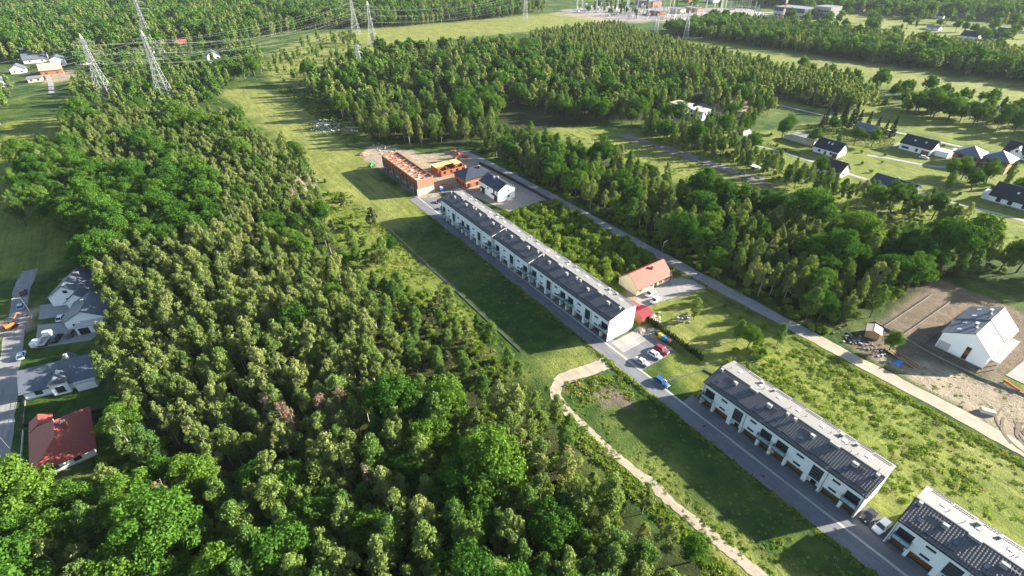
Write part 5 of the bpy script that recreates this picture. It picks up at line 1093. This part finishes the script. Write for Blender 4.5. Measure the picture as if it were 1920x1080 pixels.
x, y = G(1240,719); car(x,y,YD+R(4),'blue car on the edge of the access road','car_blue','wagon')
car(91.0,6.7,R(174),'black car beside the near row house end wall','car_black','hatch'); car(90.6,4.1,R(174),'white suv beside the black car between the two near row houses','car_white','suv')
car(113.2,84.6,R(8),'white car nearest the cream cottage wall','car_white','sedan'); car(111.8,81.2,R(8),'white car on the cottage drive, farther from the wall','car_white','sedan')
car(90.2,185.6,R(185),'dark car at the far end of the far white row, further one','car_black','hatch'); car(88.4,179.0,R(185),'dark car at the far end of the far white row, nearer one','car_grey','hatch')
x, y = G(45,550); car(x,y,R(95),'dark red car at the top end of the left street','car_darkred','hatch'); x, y = G(41,577); car(x,y,R(93),'light blue car on the left street above the lamp','car_lightblue','hatch'); x, y = G(42,669); car(x,y,R(90),'light blue car on the left street below the yard','car_lightblue','hatch')
x, y = G(117,598); car(x,y,R(70),'white car in the paved yard of the left houses','car_white','hatch'); x, y = G(135,627); car(x,y,R(75),'grey car beside the white flat garage wing','car_grey','wagon'); x, y = G(1724,295); car(x,y-2,R(-70),'white car on the drive before the modern village house','car_white','wagon')
x, y = G(108,636); car(x,y,R(70),'black van parked in the left yard','car_black','suv')
x, y = G(88,640); t = empty('truck', (x,y,.04), R(70), 'white flatbed lorry in the left yard', 'truck')
MB().hexa([(1.2,-1.0,.5),(3.0,-1.0,.5),(3.0,1.0,.5),(1.2,1.0,.5),(1.2,-.95,2.3),(2.6,-.95,2.3),(2.6,.95,2.3),(1.2,.95,2.3)]).build('cab', M['car_white'], t); MB().box(2.62,2.85,-.85,.85,1.3,1.95).build('windscreen', M['window_glass'], t); MB().box(-3.2,1.1,-1.05,1.05,.8,.95).build('bed', M['metal_grey'], t)
for (a,b,c_,d) in ((-3.2,1.1,-1.05,-.98),(-3.2,1.1,.98,1.05),(-3.2,-3.12,-.98,.98)): MB().box(a,b,c_,d,.95,1.4).build('side_board', M['frame_white'], t)
for a in (-2.2,2.1):
    for s in (-1,1): w = link_mesh('wheel', wheel_mesh(.42)[0], t, (a,s*.92,.42)); link_mesh('rim', wheel_mesh(.42)[1], w)
x, y = G(70,650); t = empty('trailer', (x,y,.04), R(70), 'small white box trailer at the yard corner by the left street', 'trailer'); MB().box(-1.2,1.2,-.75,.75,.55,2.0).build('box_body', M['car_white'], t); MB().bar((1.2,0,.6),(2.2,0,.55),.06,5).build('drawbar', M['metal_grey'], t)
for s in (-1,1): w = link_mesh('wheel', wheel_mesh(.28)[0], t, (0,s*.82,.28)); link_mesh('rim', wheel_mesh(.28)[1], w)
x, y = G(22,614); t = empty('excavator', (x,y,.04), R(30), 'orange excavator working beside the left street', 'excavator')
for s in (-1,1): MB().prism([(-1.3,.1),(1.3,.1),(1.6,.4),(1.3,.75),(-1.3,.75),(-1.6,.4)], s*.9-.22, s*.9+.22, 'y').build('crawler_track', M['tyre'], t)
MB().box(-1.5,1.1,-.95,.95,.85,1.7).build('upper_body', M['machine_orange'], t); MB().box(-.1,1.0,-.95,-.05,1.7,2.7).build('cab', M['window_glass'], t); MB().bar((1.0,.3,1.5),(3.0,.3,3.3),.2,4,.16).bar((3.0,.3,3.3),(4.5,.3,1.6),.16,4,.1).build('boom', M['machine_orange'], t); MB().prism([(4.2,1.7),(4.8,1.6),(4.9,1.0),(4.3,.8)],-.1,.7,'y').build('bucket', M['metal_grey'], t)
x, y = G(697,313); t = empty('loader', (x,y,.0), R(20), 'small green loader on the sand beside the brick row', 'loader'); MB().box(-1.4,.8,-.7,.7,.6,1.4).build('body', M['machine_green'], t); MB().box(-.6,.6,-.6,.6,1.4,2.3).build('cab', M['machine_green'], t); MB().prism([(1.6,.2),(2.4,.2),(2.4,.4),(1.8,1.0)],-.9,.9,'y').build('bucket', M['metal_grey'], t)
for a in (-.8,.8):
    for s in (-1,1): w = link_mesh('wheel', wheel_mesh(.45)[0], t, (a,s*.8,.45)); link_mesh('rim', wheel_mesh(.45)[1], w)

# ---------------------------------------------------------------- containers, fences, hedges, street furniture
for i, (dy, c_, lab) in enumerate(((3.0,(.05,.055,.05),'dark grey waste container, first in the row by the parking bays'),(1.5,(.72,.48,.02),'yellow waste container by the parking bays'),(0,(.03,.22,.52),'blue waste container by the parking bays'),(-1.6,(.16,.07,.04),'brown waste container by the parking bays'))):
    t = empty('waste_container', (99.4, 66.6+dy*.95, .04), 0, lab, 'container', 'waste containers'); mm = mat('bin_%d' % i, c_, .5)
    MB().hexa([(-.45,-.5,.15),(.45,-.5,.15),(.45,.5,.15),(-.45,.5,.15),(-.58,-.62,1.15),(.58,-.62,1.15),(.58,.62,1.15),(-.58,.62,1.15)]).build('body', mm, t)
    MB().prism([(-.6,1.16),(.6,1.16),(.45,1.36),(-.45,1.36)],-.64,.64,'y').build('lid', mm, t)
    for a in (-.4,.4):
        for b in (-.4,.4): MB().bar((a-.04,b,.08),(a+.04,b,.08),.08,6).build('castor', M['tyre'], t)
t = empty('bin_enclosure', (98.9,66.5,0), 0, 'low mesh fence around the waste containers', 'fence')
for k in range(8): MB().bar((1.5,-4+k*1.1,0),(1.5,-4+k*1.1,1.3),.04,4).build('post', M['metal_grey'], t)
for z in (.2,.7,1.2): MB().box(1.49,1.52,-4,3.7,z,z+.04).build('rail', M['metal_grey'], t)
for k in range(30):
    x, y = 101.9-.02*k, 76.6-k*.74; plant('thuja_shrub', x+random.uniform(-.1,.1), y, random.uniform(.75,1.0), random.uniform(0,6), k % 2, (('narrow thuja in the garden hedge, %s to the red shed' % ORD[k]) if k < 12 else ('narrow thuja in the garden hedge, %s to its lower end' % ORD[29-k]) if k > 17 else 'narrow thuja in the middle of the garden hedge beside the containers'), 'thujas along the garden hedge', 0)
def hedge(label, pts, w, h, cell=.35):
    m = []; r = np.random.default_rng(len(label)); P = []; N = []
    for (x0,y0),(x1,y1) in zip(pts[:-1], pts[1:]):
        L = math.hypot(x1-x0,y1-y0); n = int(L*(2*h+w)*5); t = r.random(n); u = r.random(n)*(2*h+w); d = np.array([x1-x0,y1-y0])/L; nr = np.array([-d[1],d[0]])
        side = np.where(u < h, -1, np.where(u > h+w, 1, 0)); off = np.where(side == 0, u-h-w/2, side*w/2.)*1.0; z = np.where(side == -1, u, np.where(side == 1, u-h-w, h)) + r.normal(size=n)*.06
        off = off + r.normal(size=n)*.07
        P.append(np.stack([x0+d[0]*t*L+nr[0]*off, y0+d[1]*t*L+nr[1]*off, z],-1)); N.append(unit(np.stack([nr[0]*side, nr[1]*side, (side == 0)*1.0],-1)+r.normal(size=(n,3))*.45))
    v, f = leaf_quads(np.concatenate(P), np.concatenate(N), .26, r); o = link_mesh('clipped_hedge', np_mesh('clipped_hedge', v, f, [M['thuja_leaf']])); return tag(o, label, 'hedge')
hedge('long dark clipped hedge beside the village spruces', [G(1508,246), G(1560,256), G(1672,276)], 2.2, 4.2)
hedge('low clipped hedge bordering the lawn by the flat garage', [G(1437,272), G(1500,292)], 1.0, 1.3)
mat('concrete_old', (.17,.16,.15), .9, .15)
def fence(name, label, pts, h=1.2, step=2.5, m='metal_grey', plinth='concrete_old', ph=.3, rails=(.45,.8,1.15), group=None):
    t = empty(name, (0,0,0), 0, label, 'fence', group)
    for (x0,y0),(x1,y1) in zip(pts[:-1], pts[1:]):
        L = math.hypot(x1-x0,y1-y0); a = math.atan2(y1-y0,x1-x0); n = max(1,int(L/step))
        for k in range(n+1): MB().bar((x0+(x1-x0)*k/n,y0+(y1-y0)*k/n,0),(x0+(x1-x0)*k/n,y0+(y1-y0)*k/n,h),.05,4).build('post', M[m], t)
        if plinth: o = MB().box(0,L,-.06,.06,0,ph).build('plinth', M[plinth], t); o.location = (x0,y0,0); o.rotation_euler = (0,0,a)
        for z in rails:
            if z < h+.1: o = MB().box(0,L,-.015,.015,z,z+.04).build('rail', M[m], t); o.location = (x0,y0,0); o.rotation_euler = (0,0,a)
    return t
fence('garden_fence', 'low concrete plinth fence round the grassy plot beside the blue car', [(87.2,55.0),(98.6,52.2),(99.4,48.2),(88.0,46.6)], .9, 2.5, 'metal_grey', 'concrete_old', .35)
fence('wire_fence', 'thin wire fence along the shaded lawn', [(62.6,86),(62.4,120),(61.6,150),(61.5,172)], 1.3, 3.0, 'metal_grey', 'concrete_old', .18)
fence('yard_fence', 'concrete plinth fence between the twin house and the churned dirt', [(157.6,36.5),(155.8,20),(155.6,9),(157.5,1.5),(160,-10)], 1.2, 2.5, 'frame_dark', 'concrete_old', .5)
for i, yy in enumerate((33.5,28.5,23.5)): fence('plot_fence', ['outer','middle','inner'][i]+' plinth fence dividing the bare plots behind the twin house', [(157,yy),(188,yy-1)], .8, 3, 'frame_dark', 'concrete_old', .45, (.7,))
fence('roadside_fence', 'dark panel fence along the dirt road by the solar panel house', [(130.4,158),(130.0,190),(128.5,215)], 1.6, 2.5, 'frame_dark', 'roof_black', 1.3, (1.5,))
fence('cottage_fence', 'wooden post fence with gate between the cottage garden and dirt road', [(131.4,50),(131.0,76.2)], 1.2, 2.2, 'wood', None); fence('cottage_fence', 'post fence beside the cottage along the dirt road', [(131.0,83),(130.6,97)], 1.2, 2.2, 'wood', None)
t = empty('driveway_gate', (131.0,79.6,0), 0, 'dark metal driveway gate of the cottage', 'gate')
for k in (-3.2,0,3.2): MB().box(-.12,.12,k-.12,k+.12,0,1.7).build('gate_post', M['frame_dark'], t)
for k in range(24): MB().box(-.02,.02,-3.0+k*.26-.03,-3.0+k*.26+.03,.15,1.4).build('bar', M['frame_dark'], t)
fence('street_fence', 'pale plinth fence before the red hipped roof house', [(-48.6,106),(-49.2,130)], 1.2, 2.5, 'frame_dark', 'frame_white', .5); fence('street_fence', 'plinth fence before the grey roofed house on the left street', [(-49.4,132),(-49.8,156)], 1.2, 2.5, 'frame_dark', 'concrete_old', .4)
fence('side_fence', 'dark fence between the red and the grey roofed left houses', [(-49,131),(-33,126)], 1.5, 2.5, 'frame_dark', 'roof_black', 1.3)
fence('slat_fence', 'white slat fence beside the modern white village house', [G(1655,282), G(1690,268)], 1.4, 1.2, 'frame_white', 'concrete', .3)
t0 = None
for k in range(40):
    y = -16+k*4.6
    if 66 < y < 71: continue
    if t0 is None:
        t0 = empty('bollard', (80.05,y,.0), 0, 'small dark post on the kerb of the access road', 'bollard', 'kerb posts of the access road'); MB().bar((0,0,0),(0,0,.75),.07,8).build('shaft', M['frame_dark'], t0); MB().bar((0,0,.75),(0,0,.85),.09,8,.03).build('cap', M['frame_dark'], t0)
    else: o = copy_tree(t0); o.location = (80.05+.1*(k % 2), y, 0)
for (x,y,l,rz) in ((-50.2,183,'street lamp above the paved yard on the left street',R(180)),(-50.0,122,'street lamp before the red hipped roof house',R(180)),(131.9,97,'lamp post on the dirt road beside the cottage roof',0)):
    t = empty('street_lamp', (x,y,0), rz, l, 'street lamp'); MB().bar((0,0,0),(0,0,7.5),.07,8,.05).build('pole', M['metal_grey'], t); MB().bar((0,0,7.5),(1.4,0,7.8),.05,6).build('arm', M['steel_galv'], t); MB().box(1.2,1.9,-.14,.14,7.72,7.86).build('lamp_head', M['steel_galv'], t)
# hedge-like strip of young plants on the kerb, building-site clutter
def heap(name, label, x, y, r_, h, m, seed=0, cat='heap'):
    r = np.random.default_rng(seed); n = 22; V = [(0,0,h)]; F = []
    for k in range(1,6):
        for i in range(n):
            a = 6.283*i/n; q = r_*k/5*(1+.18*r.normal()*.6); V.append((math.cos(a)*q, math.sin(a)*q*.75, max(0,h*(1-(k/5)**1.3)+r.normal()*h*.05*(k < 5))))
    for i in range(n): F.append((0,1+i,1+(i+1) % n))
    for k in range(4):
        for i in range(n): F.append((1+k*n+i, 1+(k+1)*n+i, 1+(k+1)*n+(i+1) % n, 1+k*n+(i+1) % n))
    o = MB().add(V,F).build(name, m); o.location = (x,y,-.02); return tag(o, label, cat)
heap('sand_heap', 'pale sand heap beside the sunlit end wall', 97.2, 73.6, 2.0, .9, M['sand_track'], 1); heap('stone_heap', 'grey stone heap next to the sand heap', 99.4, 71.6, 1.6, .8, M['gravel'], 2); heap('soil_heap', 'brown soil heap behind the brick row', 99, 198, 4.5, 2.2, mat('soil_brown',(.2,.14,.09),.95,.25), 3); heap('sand_heap', 'sand heap beside the hipped brick house', 103, 191, 3.4, 1.5, M['sand_track'], 4); heap('rubble_heap', 'reddish rubble heap at the edge of the building site', 84.5, 262, 3.2, 1.4, M['brick_pale'], 6)
def blocks(name, label, x, y, n, spread, size, ms, cat, seed=1):
    """a heap of separate pieces, one joined part of kind stuff under the heap"""
    r = random.Random(seed); t = empty(name, (x,y,0), 0, label, cat)
    for q, mm in enumerate(ms):
        m = MB()
        for k in range(n//len(ms)):
            a, b = r.gauss(0,spread[0]), r.gauss(0,spread[1]); s = size*r.uniform(.5,1.3); w = r.uniform(0,3.14); c, d = math.cos(w)*s, math.sin(w)*s; z = r.uniform(0,.5)*size; tl = r.uniform(-.25,.25)*s
            m.hexa([(a-c,b-d,z),(a+d,b-c,z),(a+c,b+d,z),(a-d,b+c,z),(a-c,b-d,z+s*.8+tl),(a+d,b-c,z+s*.8),(a+c,b+d,z+s*.8-tl),(a-d,b+c,z+s*.8)])
        tag(m.build('rubble_pieces', mm, t), kind='stuff')
    return t
x, y = G(605,237); blocks('rubble_field', 'white concrete rubble dumped beside the mown strip', x+2, y, 190, (4.5,7), .45, [M['concrete'],M['block_pale'],M['sheet_white']], 'rubble', 3)
x, y = G(655,247); blocks('rubble_field', 'grey dumped rubble further right of the white rubble', x, y, 40, (2.5,3), .5, [M['concrete'],M['metal_grey']], 'rubble', 4)
x, y = G(712,283); blocks('material_pile', 'white sacks and blocks at the wood edge behind the brick row', x+2, y, 46, (2.5,4.5), .4, [M['block_pale'],M['sheet_white']], 'materials', 5)
x, y = G(1612,650); blocks('scrap_pile', 'scrap and junk heap along the dirt road by the small shed', x+1.5, y+.5, 80, (1.2,3.8), .32, [M['concrete_old'],M['metal_grey'],mat('scrap_blue',(.10,.13,.18)),M['wood'],M['sheet_white']], 'junk', 6)
x, y = G(1272,735); blocks('toys', 'coloured garden toys beside the near row house', 92.0, 47.5, 8, (1.6,.6), .3, [M['machine_green'],M['machine_orange'],M['frame_white'],M['car_red']], 'toys', 7)
x, y = G(1325,604); blocks('garden_scrap', 'dark garden scrap under the cottage lawn trees', x-4, y+5, 26, (1.8,1.4), .4, [M['metal_grey'],M['roof_navy'],M['concrete']], 'junk', 8)
blocks('woodpile', 'pale firewood and boards before the red shed', 105.0, 75.8, 40, (1.2,1.8), .4, [M['plank'],M['frame_white']], 'woodpile', 9)
for i, (px,py,n,l) in enumerate(((1690,672,9,'long timber beams stacked beside the dirt road'),(1672,664,6,'short pale timber stack beside the long beams'))):
    x, y = G(px,py); t = empty('timber_stack', (x,y,0), R(80-12*i), l, 'timber')
    for k in range(n): MB().box(-4+.3*i,4-1.5*i,-1.4+k*.32,-1.15+k*.32,.1+.22*(k % 3),.3+.22*(k % 3)).build('beam', M['wood' if k % 3 else 'plank'], t)
x, y = G(1683,682); t = tag(MB().hexa([(-1,-.8,0),(1,-.8,0),(1,.8,0),(-1,.8,0),(-.8,-.6,.7),(.8,-.7,.9),(.7,.6,.75),(-.9,.6,.6)]).build('tarpaulin', mat('tarp_blue',(.02,.16,.5),.4)), 'bright blue tarpaulin over a pallet by the dirt road', 'tarpaulin'); t.location = (x,y,0)
x, y = G(1632,634); house('hut', 'weathered brown hut under the trees by the dirt road', x+1.5, y+.5, 3.6, 3.4, 2.2, .6, R(20), 'x', 'wood', 'block_pale', .3, cat='hut', plinth=False)
x, y = G(1850,774); t = tag(MB().hexa([(-1.5,-.7,0),(1.5,-.7,0),(1.5,.7,0),(-1.5,.7,0),(-1.3,-.6,.9),(1.4,-.65,1.0),(1.3,.6,.9),(-1.4,.6,1.0)]).build('block_pallet', M['block_pale']), 'pale pallet of blocks lying on the churned dirt', 'pallet'); t.location = (x,y,.1); t.rotation_euler = (0,0,R(-60))
x, y = G(1895,726); t = empty('site_barrier', (x,y,0), R(70), 'orange and black barrier on the churned dirt at the right edge', 'barrier'); MB().box(-2,2,-.15,.15,.3,.9).build('board', M['machine_orange'], t)
for s in (-1.7,1.7): MB().box(s-.1,s+.1,-.4,.4,0,.3).build('foot', M['tyre'], t)
x, y = G(819,370); t = empty('site_toilet', (96.2,195.2,0), 0, 'blue portable toilet beside the brick row end wall', 'toilet'); MB().box(-.6,.6,-.6,.6,0,2.1).build('cabin', mat('toilet_blue',(.02,.16,.42),.5), t); MB().prism([(-.65,2.1),(.65,2.1),(.45,2.35),(-.45,2.35)],-.65,.65,'y').build('roof', M['frame_white'], t); MB().box(-.63,-.6,-.35,.35,.1,1.9).build('door', mat('toilet_door',(.03,.2,.5),.5), t)
for i, (px,py) in enumerate(((850,286),(862,290),(872,294),(856,298))):
    x, y = G(px,py); t = empty('brick_stack', (x,y,0), 0, ['dark red tarped brick stack at the top of the building site','second brick stack at the top of the building site','pink brick stack at the top of the building site','low brick stack nearest the begun walls'][i], 'brick stack', 'brick stacks on the building site')
    for a in range(2):
        for b in range(2): MB().box(-1.3+a*1.4,-.05+a*1.4-.1,-1.2+b*1.3,-.05+b*1.3,.1,1.3).build('brick_pack', M[('brick','brick_pale','roof_crimson','brick_pale')[(i+a+b) % 4]], t)
# tracks left by lorries in the dirt
rr_ = random.Random(11)
for k in range(11):
    q = rr_.uniform(3,12); a = rr_.uniform(1.2,2.0); cx, cy = 146+rr_.uniform(-2,2), -9+rr_.uniform(-3,3); n_ = rr_.randrange(3,7)
    ribbon('wheel_rut', smooth([(cx+q*math.cos(a+u*.3)+rr_.uniform(-.3,.3), cy+q*math.sin(a+u*.3)*1.1+rr_.uniform(-.3,.3)) for u in range(n_)],4), rr_.uniform(.25,.6), mat('rut_soil',(.14,.108,.078),.95,.2), .06+.002*k, .2, .6)
for k, y in enumerate((-4,9,24,40,78,99,121,146)):
    o = MB().bar((82.3+.8*(k % 2),y,.0),(82.3+.8*(k % 2),y,.05),.34,14).build('manhole_cover', M['frame_dark']); tag(o, 'dark manhole cover in the access road, ' + ['nearest the lower picture edge','beside the black car','below the middle of the nearest row house','beside the upper end of the nearest row house','beside the sunlit end wall','before the lower half of the far row','before the middle section of the far row','before the farthest far section'][k], 'manhole cover', 'manhole covers in the access road')
# tall grass and weeds, too many to count
tuft = []
for i in range(4):
    r = np.random.default_rng(50+i); n = 30; a = r.uniform(0,6.28,n); q = r.uniform(0,.6,n); P = np.stack([np.cos(a)*q, np.sin(a)*q, (.04+.24*r.random(n))*(1.1-q)],-1)
    v, f = leaf_quads(P, unit(r.normal(size=(n,3))*.45+np.array([.35,-.15,.8])), .15, r); tuft.append(np_mesh('tuft', v, f, [M['weed_leaf' if i < 3 else 'straw_leaf']]))
tc = far_collection('tuft_set', tuft); pts = []; rt = np.random.default_rng(3)
def sow(poly, n, lo, hi, thr=-2., varp=(.3,.3,.3,.1), seed=1):
    xs = [p[0] for p in poly]; ys = [p[1] for p in poly]; a = rt.uniform(min(xs),max(xs),n); b = rt.uniform(min(ys),max(ys),n); nz = vnoise(a,b,6.,seed)*.6+vnoise(a,b,2.5,seed+3)*.4
    m = inpoly(a,b,poly) & (nz + rt.uniform(-.5,.5,n) > thr)
    for x, y, z in zip(a[m], b[m], nz[m]): pts.append((x,y,.05 if 99 < x < 131 and y < 50 else -.03, rt.uniform(lo,hi)*(1+.35*z), rt.uniform(0,6.28), rt.choice(4,p=varp)))
sow([(99.5,-30),(131.5,-30),(131.5,46),(118,50),(100,46)], 3200, .5, 1.5, .05); sow([(63,20),(79.8,-10),(79.8,66),(64,66)], 900, .4, .9, .15); sow([(63,74),(79.8,72),(79.8,170),(63,172)], 700, .3, .7, .15); sow([(59,-10),(66,-10),(65,40),(62.5,66),(58,66)], 700, .4, 1.1, .1)
sow([(62,66),(75,52),(79,64),(66,70)], 500, .7, 1.6, 0., (.25,.25,.2,.3)); sow([(40,80),(61,60),(61,220),(40,230)], 4000, .6, 1.5, 0.); sow([(79.2,-20),(80.4,-20),(80.4,180),(79.2,180)], 900, .8, 1.6, -.3); sow([(57,-10),(60,-10),(59,60),(55,60)], 900, .9, 1.7)
sow([(196,60),(260,20),(260,150),(190,240)], 3500, .9, 2.0, .1); sow([(96,92),(132,92),(132,160),(96,160)], 2500, 1.2, 2.4); sow([(131,-30),(132.6,-30),(132.6,46),(131,46)], 500, .8, 1.5)
sow([(140,-20),(158,-20),(156,34),(140,36)], 500, .4, .9, .2, (.2,.2,.2,.4)); sow([(84,280),(97,280),(97,430),(84,440)], 1500, 1., 2.2, 0.)
o = scatter('tall_grass', pts, tc); tag(o, 'tall rough grass and weeds on the meadows and verges', 'grass')
# ---------------------------------------------------------------- haze: thin even air round everything
hz = MB().box(-5200, 5800, -4600, 6200, -2.0, 104).build('haze', None)
hm = bpy.data.materials.new('haze_air'); hm.use_nodes = True; hn = hm.node_tree.nodes; hn.remove(hn['Principled BSDF'])
pv = hn.new('ShaderNodeVolumePrincipled'); pv.inputs['Color'].default_value = (.80,.88,1.0,1); pv.inputs['Density'].default_value = HAZE; pv.inputs['Anisotropy'].default_value = .1
hm.node_tree.links.new(pv.outputs[0], hn['Material Output'].inputs['Volume']); hz.data.materials.append(hm); tag(hz, kind='stuff')
